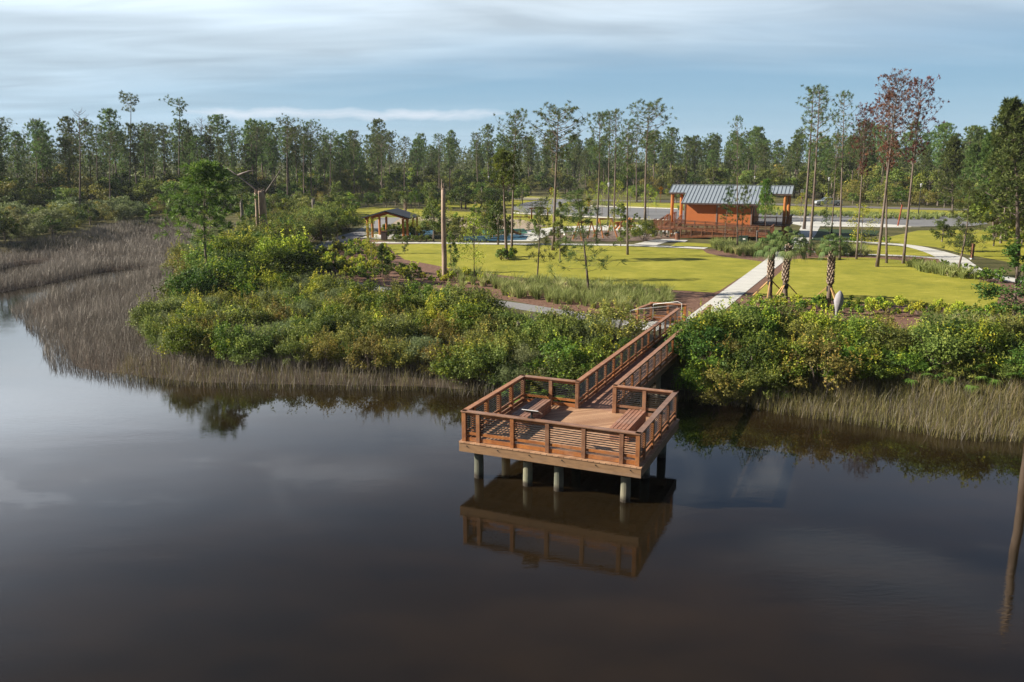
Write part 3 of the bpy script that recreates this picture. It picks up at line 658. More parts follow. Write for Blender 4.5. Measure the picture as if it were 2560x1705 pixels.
def siding(name, c, c2):
    m, nt, bb = base_mat(name); t = nt.nodes.new('ShaderNodeTexCoord'); sp = nt.nodes.new('ShaderNodeSeparateXYZ'); nt.links.new(t.outputs['Object'], sp.inputs[0])
    q = math_(nt, 'DIVIDE', sp.outputs[2], 0.15); fr = math_(nt, 'FRACT', q)
    nn = noise(nt, t.outputs['Object'], 1.5, 4, 0.6)
    cc = mixc(nt, math_(nt, 'LESS_THAN', fr, 0.14), mixc(nt, nn, c2, c), tuple(v * 0.45 for v in c)); nt.links.new(cc, bb.inputs['Base Color']); bb.inputs['Roughness'].default_value = 0.7
    bp = nt.nodes.new('ShaderNodeBump'); bp.inputs['Strength'].default_value = 0.5; bp.inputs['Distance'].default_value = 0.02; nt.links.new(fr, bp.inputs['Height']); nt.links.new(bp.outputs[0], bb.inputs['Normal'])
    return m
SD = siding('lap_siding', (0.56, 0.17, 0.040), (0.46, 0.13, 0.032))
b = MB(); b.box(((wx0 + wx1) / 2, (wy0 + wy1) / 2, (FL + EV - 0.1) / 2), (wx1 - wx0, wy1 - wy0, EV - 0.1 - FL + 0.0), 0)
# gable triangles over the end walls
for x, sg in ((wx0, -1), (wx1, 1)):
    k = len(b.v); b.v += [(x, wy0, EV - 0.1), (x, wy1, EV - 0.1), (x, RD, roofz(RD) - 0.12), (x - sg * 0.1, wy0, EV - 0.1), (x - sg * 0.1, wy1, EV - 0.1), (x - sg * 0.1, RD, roofz(RD) - 0.12)]
    b.f += [(k, k + 1, k + 2), (k + 5, k + 4, k + 3), (k, k + 2, k + 5, k + 3), (k + 1, k + 4, k + 5, k + 2)]
wall = b.build('wall', SD, bl)
b = MB()
GT = mat('grey_trim', (0.22, 0.17, 0.15), 0.6, 0.1, 3)
for x in (wx0, (wx0 + wx1) / 2 - 0.1, wx1): b = MB(); b.box((x, wy0 - 0.02, (FL + EV - 0.1) / 2), (0.16, 0.06, EV - FL - 0.12)); b.build('corner_trim', GT, bl)
b = MB(); b.box(((wx0 + wx1) / 2 + 0.1, wy0 - 0.05, EV - 0.42), (0.2, 0.12, 0.22)); b.build('wall_light', M['white'], bl)
b = MB(); b.box((wx1 + 0.02, wy0 + 1.2, EV - 0.35), (0.05, 0.35, 0.35)); b.build('vent', M['black'], bl)
b = MB(); b.box((wx1 + 0.03, wy0 + 2.6, FL + 1.05), (0.05, 0.95, 2.1)); b.build('door', M['trim'], bl)
# floor, skirts, posts
b = MB(); b.box(((wx0 + wx1) / 2, RD, FL - 0.12), (wx1 - wx0 + 0.04, wy1 - wy0 + 0.04, 0.22)); b.box((xl / 2 + wx0 / 2 - 0.04, RD, FL - 0.08), (wx0 - xl - 0.1, 2 * RD - 2 * yp + 2.4, 0.14))
b.box(((wx1 + xr) / 2 + 0.04, RD, FL - 0.08), (xr - wx1 - 0.1, 2 * RD - 2 * yp + 2.4, 0.14)); b.build('porch_floor', M['stain_dark'], bl)
for x in (0.6, 3.2, 5.8, 8.4):
    for y in (OH + 0.3, RD, 2 * RD - OH - 0.3): bb_ = MB(); bb_.box((x, y, (FL - 0.23) / 2), (0.2, 0.2, FL - 0.23)); bb_.build('foundation_post', M['pile'], bl)
for x, y in ((xl + 0.45, yp + 0.25), (xl + 1.45, yp + 1.2), (xr - 0.75, yp + 0.25), (xr - 0.35, yp + 0.9), (xr - 0.5, RD + 1.2)):
    bb_ = MB(); bb_.tube([(x, y, 0), (x, y, roofz(yp) - 0.12)], [0.21, 0.20], 16); bb_.build('porch_column', M['orange_post'], bl)
def brail(a, c, parent=bl, nposts=None, mesh=True):
    """sloping timber railing between two 3D points (deck level at each end)"""
    a = Vector(a); c = Vector(c); L = (c - a).length; n = nposts or max(1, round(L / 1.25))
    for i in range(n + 1):
        q = a.lerp(c, i / n); p = MB(); p.box(q + Vector((0, 0, 0.5)), (0.11, 0.11, 1.0)); p.build('rail_post', M['ramp'], parent)
    p = MB(); p.bar(a + Vector((0, 0, 1.03)), c + Vector((0, 0, 1.03)), 0.16, 0.045)
    for h in (0.90, 0.12): p.bar(a + Vector((0, 0, h)), c + Vector((0, 0, h)), 0.04, 0.10)
    for h in (0.26, 0.38, 0.50, 0.62, 0.74): p.bar(a + Vector((0, 0, h)), c + Vector((0, 0, h)), 0.022, 0.03)
    p.build('railing', M['ramp'], parent)
# porch railings
brail((xr - 0.15, RD - 2.6, FL), (xr - 0.15, RD + 2.6, FL)); brail((wx1 + 0.1, RD - 2.85, FL), (xr - 0.2, RD - 2.85, FL))
brail((xl + 0.1, RD - 2.0, FL), (xl + 0.1, RD + 2.6, FL))
# switchback ramp in front: landing left, upper run along the wall, lower run in front of it
lz = FL - 0.35; mz = 0.62
ly0, ly1 = -4.0, OH - 0.15; rx0, rx1 = -2.75, -0.45; re = EL + 0.4
b = MB(); b.box(((rx0 + rx1) / 2, (ly0 + ly1) / 2, lz - 0.1), (rx1 - rx0, ly1 - ly0, 0.2))
def ramp_slab(b, x0, x1, y0, y1, z0, z1, th=0.2):
    V = [(x0, y0, z0), (x1, y0, z1), (x1, y1, z1), (x0, y1, z0)]; V += [(x, y, z - th) for x, y, z in V]
    b.add(V, [(0, 1, 2, 3), (7, 6, 5, 4), (0, 4, 5, 1), (1, 5, 6, 2), (2, 6, 7, 3), (3, 7, 4, 0)])
ym = (ly0 + ly1) / 2
ramp_slab(b, rx1 + 0.002, re, ym + 0.05, ly1, lz, mz); ramp_slab(b, rx1 + 0.002, re, ly0, ym - 0.05, 0.10, mz, 0.1)
b.box((re + 0.85, ym, mz - 0.1), (1.69, ly1 - ly0, 0.2)); b.build('ramp_deck', M['ramp'], bl)
brail((rx1, ly0 + 0.05, 0.10), (re, ly0 + 0.05, mz)); brail((rx1, ym, lz), (re, ym, mz)); brail((re, ly0 + 0.05, mz), (re + 1.6, ly0 + 0.05, mz)); brail((re + 1.6, ly0 + 0.05, mz), (re + 1.6, ly1, mz))
brail((rx0 + 0.06, ly0 + 0.05, lz), (rx1, ly0 + 0.05, lz)); brail((rx0 + 0.06, ly0 + 0.05, lz), (rx0 + 0.06, ym, lz))
for x in (rx0 + 0.15, rx0 + 1.2, rx1 - 0.1):
    for y in (ly0 + 0.12, ym, ly1 - 0.1): bb_ = MB(); bb_.box((x, y, (lz - 0.2) / 2), (0.18, 0.18, lz - 0.2)); bb_.build('foundation_post', M['pile'], bl)
# stairs: landing up to the left porch, and porch down to the ground on the left
def stairs(x0, x1, y0, y1, z0, z1, n, along):
    b = MB()
    for i in range(n):
        t = (i + 0.5) / n; z = z0 + (z1 - z0) * (i + 1) / n
        if along == 'y': b.box(((x0 + x1) / 2, y0 + (y1 - y0) * t, z - 0.03), (abs(x1 - x0), abs(y1 - y0) / n * 1.05, 0.05))
        else: b.box((x0 + (x1 - x0) * t, (y0 + y1) / 2, z - 0.03), (abs(x1 - x0) / n * 1.05, abs(y1 - y0), 0.05))
    if along == 'y':
        for x in (x0, x1): b.bar((x, y0, z0 - 0.05), (x, y1, z1 - 0.1), 0.05, 0.28)
    else:
        for y in (y0, y1): b.bar((x0, y, z0 - 0.05), (x1, y, z1 - 0.1), 0.05, 0.28)
    b.build('stairs', M['stain_dark'], bl)
stairs(-2.1, -0.45, ly1, RD - 2.7, lz, FL, 4, 'y')
brail((-2.15, ly1, lz), (-2.15, RD - 2.7, FL), nposts=1); brail((-0.40, ly1, lz), (-0.40, RD - 2.7, FL), nposts=1)
stairs(xl - 2.3, xl, RD - 2.4, RD - 0.6, 0.0, FL, 8, 'x')
brail((xl - 2.3, RD - 2.4, 0.0), (xl, RD - 2.4, FL), nposts=2); brail((xl - 2.3, RD - 0.6, 0.0), (xl, RD - 0.6, FL), nposts=2)
# small things round the building
p = at(1693.5, 600); r = empty('litter_bin', p, bang, 'rust brown litter bin standing by the ramp of the orange building', 'bin')
b = MB(); b.lathe([(0, 0.28), (0.8, 0.30), (0.82, 0.30)], 16); b.build('body', M['stain_dark'], r); b = MB(); b.lathe([(0.83, 0.31), (0.93, 0.26), (1.0, 0.1)], 16); b.build('lid', M['black'], r)
p = at(1858, 609); r = empty('utility_cabinet', p, bang, 'dark green utility cabinet among grasses in front of the ramp', 'cabinet')
b = MB(); b.box((0, 0, 0.45), (1.0, 0.6, 0.75)); b.build('body', M['dgreen'], r, bevel=0.02); b = MB(); b.box((0, 0, 0.86), (1.08, 0.68, 0.06)); b.build('lid', M['dgreen'], r, bevel=0.015)
b = MB(); b.box((0.1, -0.306, 0.55), (0.28, 0.01, 0.16)); b.build('notice', M['white'], r); b = MB(); b.box((0, 0, 0.04), (1.2, 0.8, 0.08)); b.build('plinth', M['concrete'], r)
p = at(1892, 604); r = empty('bollard', p, 0, 'grey square meter post beside the ramp foot', 'post'); b = MB(); b.box((0, 0, 0.6), (0.14, 0.14, 1.2)); b.build('shaft', M['snag_gray'], r); b = MB(); b.box((0, 0, 1.23), (0.2, 0.2, 0.06)); b.build('cap', M['galv'], r)

# ------------------------------------------------------------------ picnic pavilion
Pc = at(985, 602); pv = empty('picnic_pavilion', (at(968, 596).x, at(968, 596).y, G), -0.15, 'open picnic shelter with dark gabled roof on orange log columns', 'shelter')
hw, dpt, eh, rh = 3.0, 4.2, 2.55, 0.85
b = MB()
for sg in (-1, 1):
    V = [(0, -0.9, eh + rh), (0, dpt + 0.6, eh + rh), (sg * hw, dpt + 0.2, eh - 0.02), (sg * hw, -0.5, eh - 0.02)]
    V += [(x, y, z - 0.14) for x, y, z in V]; Fc = [(0, 1, 2, 3), (7, 6, 5, 4), (0, 4, 5, 1), (1, 5, 6, 2), (2, 6, 7, 3), (3, 7, 4, 0)]
    b.add(V, Fc if sg < 0 else [f[::-1] for f in Fc])
b.build('roof', M['roof_dark'], pv)
b = MB()
for y in (0.1, dpt - 0.1):
    for sg in (-1, 1): b.bar((0, y, eh + rh - 0.32), (sg * (hw - 0.25), y, eh - 0.22), 0.14, 0.26)
for x in (-2.2, 2.2): b.bar((x, -0.3, eh - 0.12), (x, dpt + 0.1, eh - 0.12), 0.14, 0.24)
b.build('beam', M['orange'], pv)
for x, y in ((-2.45, 0.1), (-1.85, 0.1), (2.0, 0.1), (2.55, 0.1), (-2.2, dpt - 0.1), (2.2, dpt - 0.1), (2.75, dpt - 0.4), (-1.3, dpt - 0.1)):
    b = MB(); b.tube([(x, y, 0.02), (x, y, eh - 0.18)], 0.15, 12); b.build('column', M['orange_post'], pv)
b = MB(); b.box((0, dpt / 2, 0.04), (hw * 2 + 0.6, dpt + 1.6, 0.06)); b.build('floor_slab', M['concrete'], pv)
def table(px, py, label, rz=0.2):
    r = empty('picnic_table', at(px, py) + Vector((0, 0, 0.07)), rz, label, 'table')
    b = MB(); b.box((0, 0, 0.75), (1.8, 0.75, 0.06)); b.build('tabletop', M['trim'], r)
    for sy in (-0.7, 0.7): b = MB(); b.box((0, sy, 0.44), (1.8, 0.28, 0.05)); b.build('seat', M['trim'], r)
    for sx in (-0.6, 0.6): b = MB(); b.bar((sx, -0.7, 0.40), (sx, 0.7, 0.40), 0.06, 0.06); b.bar((sx, -0.5, 0), (sx, -0.15, 0.72), 0.07, 0.07); b.bar((sx, 0.5, 0), (sx, 0.15, 0.72), 0.07, 0.07); b.build('leg', M['trim'], r)
table(978, 592, 'brown picnic table in the middle of the dark-roofed shelter')
r = empty('grill_counter', at(961, 601) + Vector((0, 0, 0.07)), -0.15, 'square dark brown counter at the front of the picnic shelter', 'counter')
b = MB(); b.box((0, 0, 0.5), (0.65, 0.5, 1.0)); b.build('body', M['trim'], r); b = MB(); b.box((0, 0, 1.02), (0.75, 0.6, 0.05)); b.build('top', M['stain_dark'], r)

# ------------------------------------------------------------------ street furniture
def lamp(px, yb, yt, label):
    p = at(px, yb); H = topz(p, yt) - G; r = empty('street_lamp', p, 0, label, 'lamp', 'park lamps')
    b = MB(); b.lathe([(0, 0.14), (0.5, 0.12), (0.55, 0.075), (H - 0.6, 0.055)], 10); b.build('pole', M['black'], r)
    b = MB(); b.lathe([(H - 0.6, 0.10), (H - 0.25, 0.17), (H - 0.2, 0.16)], 12); b.build('lantern', M['galv'], r)
    b = MB(); b.lathe([(H - 0.19, 0.24), (H - 0.05, 0.12), (H, 0.03)], 12); b.build('hood', M['galv'], r)
lamp(1519.6, 565, 456, 'black park lamp among the pines left of the building')
lamp(2066, 536, 443, 'black park lamp standing in front of the silver pickup')
lamp(2295, 543, 458, 'black park lamp at the back edge of the right car park')
lamp(1883, 512, 440, 'far park lamp seen above the roof of the orange building')
lamp(1222, 500, 440, 'far park lamp beside the road behind the left lawn')
def ped_sign(px, yb, yt, label):
    p = at(px, yb); H = topz(p, yt) - G; r = empty('crossing_sign', p, 0.1, label, 'sign', 'yellow crossing signs'); s = 0.42
    b = MB(); b.box((0, 0, H / 2), (0.08, 0.08, H)); b.build('post', M['rust'], r)
    b = MB(); b.box((0, -0.06, H - 0.5), (0.78, 0.02, 0.78), ax=Matrix.Rotation(R(45), 3, 'Y')); d = b.build('warning_panel', M['yellow'], r)
    b = MB(); b.tube([(0.03, -0.075, H - 0.30), (0.03, -0.078, H - 0.30)], 0.05, 8)
    b = MB(); b.box((0, -0.078, H - 0.28), (0.09, 0.006, 0.09)); b.bar((0, -0.078, H - 0.34), (0.0, -0.078, H - 0.55), 0.09, 0.006, up=(0, 1, 0)); b.bar((0, -0.078, H - 0.55), (-0.12, -0.078, H - 0.76), 0.05, 0.006, up=(0, 1, 0)); b.bar((0, -0.078, H - 0.55), (0.12, -0.078, H - 0.76), 0.05, 0.006, up=(0, 1, 0)); b.bar((-0.14, -0.078, H - 0.48), (0.14, -0.078, H - 0.40), 0.04, 0.006, up=(0, 1, 0))
    b.build('walking_figure', M['black'], d)
    b = MB(); b.box((0, -0.06, H - 1.4), (0.6, 0.02, 0.42)); b.build('arrow_plaque', M['yellow'], r); b = MB(); b.bar((-0.15, -0.075, H - 1.32), (0.16, -0.075, H - 1.48), 0.05, 0.006, up=(0, 1, 0)); b.build('arrow', M['black'], r)
ped_sign(1378, 500, 468, 'yellow diamond pedestrian sign beside the far road, leftmost of three')
ped_sign(1471, 530, 494, 'yellow diamond pedestrian sign at the curb of the driveway, nearest of three')
ped_sign(1651, 506, 466, 'yellow diamond pedestrian sign just left of the orange building')
p = at(2003, 512); r = empty('regulatory_sign', p, 0, 'small white square road sign on a red post right of the building', 'sign'); H = topz(p, 472) - G
b = MB(); b.box((0, 0, H / 2), (0.08, 0.08, H)); b.build('post', M['rust'], r); b = MB(); b.box((0, -0.06, H - 0.45), (0.62, 0.02, 0.78)); b.build('sign_panel', M['white'], r)
b = MB(); [b.box((0, -0.074, H - 0.25 - k * 0.13), (0.4, 0.006, 0.035)) for k in range(4)]; b.build('lettering', M['black'], r)
p = at(2244, 567); q = topz(p, 513) - G; r = empty('rust_post', p, 0, 'tall leaning rust red post at the car park edge', 'post')
b = MB(); b.tube([(0, 0, 0), (0.35, 0, q)], 0.10, 8); b.build('shaft', M['rust'], r); b = MB(); b.tube([(0.35, 0, q), (0.353, 0, q + 0.06)], 0.13, 8); b.build('cap', M['rust'], r)
for px, yb, yt, lb in ((803.6, 606, 574, 'square brown trail marker post on a pale base beside the gravel path'), (2429, 648, 610, 'square brown trail marker post on a pale base beside the curved walk at right')):
    p = at(px, yb); r = empty('trail_marker', p, 0.2, lb, 'marker post', 'trail marker posts'); H = topz(p, yt) - G
    b = MB(); b.box((0, 0, 0.06), (0.34, 0.34, 0.14)); b.build('base', M['concrete'], r); b = MB(); b.box((0, 0, 0.13 + (H - 0.13) / 2), (0.22, 0.22, H - 0.13)); b.build('post', M['stain_dark'], r, bevel=0.01)
    b = MB(); b.box((0, 0, H + 0.02), (0.28, 0.28, 0.04)); b.build('cap', M['stain_dark'], r)
for px, yb, lb in ((1135, 498, 'left white football goal beyond the road'), (1227, 494, 'right white football goal beyond the road')):
    p = at(px, yb); r = empty('football_goal', p, -0.2, lb, 'goal', 'football goals')
    b = MB(); b.tube([(-0.9, 0, 0), (-0.75, 0, 1.1), (0.75, 0, 1.1), (0.9, 0, 0)], 0.05, 6); b.tube([(-0.9, 0, 0), (-0.9, 0.9, 0), (0.9, 0.9, 0), (0.9, 0, 0)], 0.05, 6); b.tube([(-0.75, 0, 1.1), (-0.9, 0.9, 0)], 0.035, 6); b.tube([(0.75, 0, 1.1), (0.9, 0.9, 0)], 0.035, 6); b.build('frame', M['white'], r)
    b = MB()
    for k in range(9): x = -0.8 + k * 0.2; b.tube([(x * 0.93, 0.02, 1.08), (x, 0.88, 0.02)], 0.012, 4)
    for k in range(1, 5): b.tube([(-0.82, 0.02 + k * 0.17, 1.08 - k * 0.21), (0.82, 0.02 + k * 0.17, 1.08 - k * 0.21)], 0.012, 4)
    b.build('net', M['white'], r)
# pergola frame, ropes course and swings of the playground
p = at(1329, 548); r = empty('timber_arbor', p, 0, 'rust red timber arbor frame behind the playground', 'arbor'); H = topz(p, 522) - G
for x in (0, 2.6): b = MB(); b.box((x, 0, H / 2), (0.24, 0.24, H)); b.build('post', M['rust'], r)
b = MB(); b.box((1.3, 0, H + 0.08), (3.4, 0.16, 0.16)); b.box((1.3, 0.5, H + 0.08), (3.4, 0.12, 0.14)); b.build('beam', M['rust'], r)
b = MB(); b.box((-1.9, 0.2, 0.35), (3.4, 0.12, 0.18)); b.box((-3.4, 0.2, 0.18), (0.14, 0.14, 0.36)); b.box((-0.4, 0.2, 0.18), (0.14, 0.14, 0.36)); o = b.build('low_rail', M['rust'], r)
def swing(px0, px1, yb, yt, label):
    a = at(px0, yb); c = at(px1, yb - 2); H = topz(a, yt) - G; d = (c - a); L = d.length
    r = empty('swing_set', a, math.atan2(d.y, d.x), label, 'swing', 'playground swings')
    for x, sg in ((0, -1), (L, 1)):
        for yy in (-0.9, 0.9): b = MB(); b.tube([(x + sg * 0.15, yy, 0), (x, 0, H)], [0.10, 0.07], 8); b.build('leg', M['orange_post'], r)
    b = MB(); b.tube([(-0.1, 0, H), (L + 0.1, 0, H)], 0.09, 8); b.build('crossbeam', M['orange_post'], r)
    for x in (L * 0.33, L * 0.67):
        b = MB(); b.box((x, 0, 0.5), (0.45, 0.2, 0.05)); s = b.build('swing_seat', M['black'], r)
        b = MB(); [b.tube([(x + k, 0, 0.5), (x + k, 0, H)], 0.014, 4) for k in (-0.2, 0.2)]; b.build('chain', M['steel'], s)
swing(1446, 1478, 600, 556, 'log swing frame at the left of the playground, behind the leaning pine')
swing(1498, 1528, 594, 548, 'log swing frame in the middle of the playground')
# climbing logs
p = at(1560, 576); r = empty('log_climber', p, 0.3, 'jumble of orange climbing logs on the pale play area', 'climbing frame')
for k, (x0, y0, z0, x1, y1, z1) in enumerate(((-1.4, 0, 0.2, 0.2, 0.3, 1.5), (-0.6, 0.6, 0.1, 0.8, -0.2, 1.7), (0.2, -0.4, 0.1, 1.6, 0.5, 1.2), (-1.6, 0.3, 1.0, 1.4, 0.2, 1.1), (-0.9, -0.6, 0.7, 1.7, 0.0, 0.5), (1.0, 0.2, 0.0, 1.2, 0.1, 1.6))):
    b = MB(); b.tube([(x0, y0, z0), (x1, y1, z1)], 0.13, 8); b.build('log', M['orange_post'], r)
b = MB(); b.box((0.2, 0.6, 0.9), (2.2, 0.05, 0.5)); b.build('rope_panel', M['stake'], r)
p = at(1272, 592); r = empty('play_slide', p, 0.4, 'curved orange slide beside the blue rubber play surface', 'slide')
b = MB(); pts_ = [(-1.5, 0, 1.9), (-0.9, 0, 1.6), (0.0, 0.1, 0.9), (0.9, 0.1, 0.35), (1.6, 0.1, 0.22)]
for k in range(4):
    a_, c_ = Vector(pts_[k]), Vector(pts_[k + 1]); b.bar(a_, c_, 0.7, 0.06); b.bar(a_ + Vector((0, 0.35, 0.12)), c_ + Vector((0, 0.35, 0.12)), 0.05, 0.26); b.bar(a_ + Vector((0, -0.35, 0.12)), c_ + Vector((0, -0.35, 0.12)), 0.05, 0.26)
b.build('chute', M['orange_post'], r); b = MB(); b.box((-1.9, 0, 1.85), (0.9, 0.9, 0.1)); b.build('platform', M['stain'], r)
for sx in (-2.3, -1.5):
    for sy in (-0.4, 0.4): b = MB(); b.box((sx, sy, 1.1), (0.1, 0.1, 2.2)); b.build('post', M['stain'], r)
for k, (px, yb) in enumerate(((1398, 584), (1422, 588), (1620, 590), (1645, 585))):
    r = empty('park_bench', at(px, yb), 0.3 * k, ['pale bench at the left end of the playground, farther of two', 'pale bench at the left end of the playground, nearer of two', 'pale bench just left of the round bush by the stairs', 'pale bench beside the foot of the wooden stairs'][k], 'bench', 'pale playground benches')
    b = MB(); b.box((0, 0, 0.45), (1.5, 0.45, 0.07)); b.build('seat', M['white'], r)
    b = MB(); b.box((0, 0.22, 0.72), (1.5, 0.06, 0.35)); b.build('backrest', M['white'], r)
    for sx in (-0.6, 0.6): b = MB(); b.box((sx, 0, 0.21), (0.08, 0.4, 0.42)); b.build('leg', M['white'], r)

# ------------------------------------------------------------------ silver pickup (local: x forward, facing the left of the picture)
p = at(2036, 514.5); tk = empty('pickup_truck', p, PI + 0.03 - 0.35 * 0, 'silver pickup truck parked beyond the car park behind a small tree', 'truck')
def prism_y(b, prof, y0, y1):
    k = len(b.v); n = len(prof); b.v += [(x, y0, z) for x, z in prof] + [(x, y1, z) for x, z in prof]
    b.f.append(tuple(range(k, k + n))); b.f.append(tuple(range(k + n, k + 2 * n))[::-1])
    for i in range(n): j = (i + 1) % n; b.f.append((k + i, k + n + i, k + n + j, k + j))
ox = -5.6
b = MB(); prism_y(b, [(ox + x, z) for x, z in ((0, 0.55), (0.05, 1.12), (1.75, 1.14), (1.8, 1.16), (3.9, 1.18), (4.9, 1.08), (5.5, 0.95), (5.6, 0.6), (5.5, 0.42), (0.1, 0.42))], -0.95, 0.95); b.build('body', M['silver'], tk, bevel=0.05)
b = MB(); prism_y(b, [(ox + x, z) for x, z in ((1.75, 1.14), (2.0, 1.76), (3.05, 1.82), (3.45, 1.72), (4.1, 1.16))], -0.82, 0.82); cb = b.build('cab', M['silver'], tk, bevel=0.04)
b = MB()
for sy in (-0.83, 0.83):
    prism_y(b, [(ox + x, z) for x, z in ((1.95, 1.22), (2.12, 1.66), (2.75, 1.70), (2.75, 1.22))], sy - 0.006, sy + 0.006); prism_y(b, [(ox + x, z) for x, z in ((2.85, 1.22), (2.85, 1.70), (3.35, 1.65), (3.85, 1.22))], sy - 0.006, sy + 0.006)
b.build('side_window', M['glass'], cb)
b = MB(); k = [(ox + 3.50, 1.70), (ox + 4.08, 1.20)]; b.bar((k[0][0], 0, k[0][1]), (k[1][0], 0, k[1][1]), 1.45, 0.04); b.build('windscreen', M['glass'], cb)
for x in (1.0, 4.55):
    for sy in (-0.92, 0.92):
        b = MB(); b.tube([(ox + x, sy - 0.13, 0.38), (ox + x, sy + 0.13, 0.38)], 0.38, 20); wh = b.build('wheel', M['tyre'], tk); b = MB(); b.tube([(ox + x, sy - 0.14, 0.38), (ox + x, sy + 0.14, 0.38)], 0.22, 14); b.build('rim', M['galv'], wh)
for sy in (-0.7, 0.7): b = MB(); b.box((ox + 5.53, sy, 0.85), (0.08, 0.35, 0.16)); b.build('headlight', M['white'], tk)
b = MB(); b.box((ox + 5.6, 0, 0.62), (0.1, 1.8, 0.16)); b.build('bumper', M['galv'], tk)

# ------------------------------------------------------------------ vegetation: generators
def unit(v): return v / np.maximum(np.linalg.norm(v, axis=-1, keepdims=True), 1e-9)
def leaf_quads(C, out, half, g, asp=0.42, follow=0.6):
    n = len(C); nrm = unit(out * follow + g.normal(size=(n, 3)) * 0.75 + np.array([0, 0, 0.35]))
    t = unit(np.cross(nrm, g.normal(size=(n, 3)))); s = np.cross(nrm, t); h = (half * g.uniform(0.7, 1.3, n))[:, None]
    V = np.stack([C - t * h, C + s * h * asp, C + t * h, C - s * h * asp], 1).reshape(-1, 3)
    return V, np.arange(n * 4).reshape(n, 4)
def tufts(Cc, Dd, n, L, wd, g, spread=0.75, droop=0.0):
    k = len(Cc); c = np.repeat(Cc, n, 0); d = unit(np.repeat(Dd, n, 0) + g.normal(size=(k * n, 3)) * spread)
    d[:, 2] -= droop; d = unit(d); l = (L * g.uniform(0.65, 1.15, k * n))[:, None]
    p = unit(np.cross(d, g.normal(size=(k * n, 3)))) * wd
    V = np.stack([c - p * 0.4, c + d * l * 0.5 + p, c + d * l, c + d * l * 0.5 - p], 1).reshape(-1, 3)
    return V, np.arange(k * n * 4).reshape(-1, 4)
def clumps_tint(g, k, n, base=0.45, sd=0.18): return np.clip(np.repeat(g.normal(base, sd, k), n) + g.normal(0, 0.16, k * n), 0, 1)

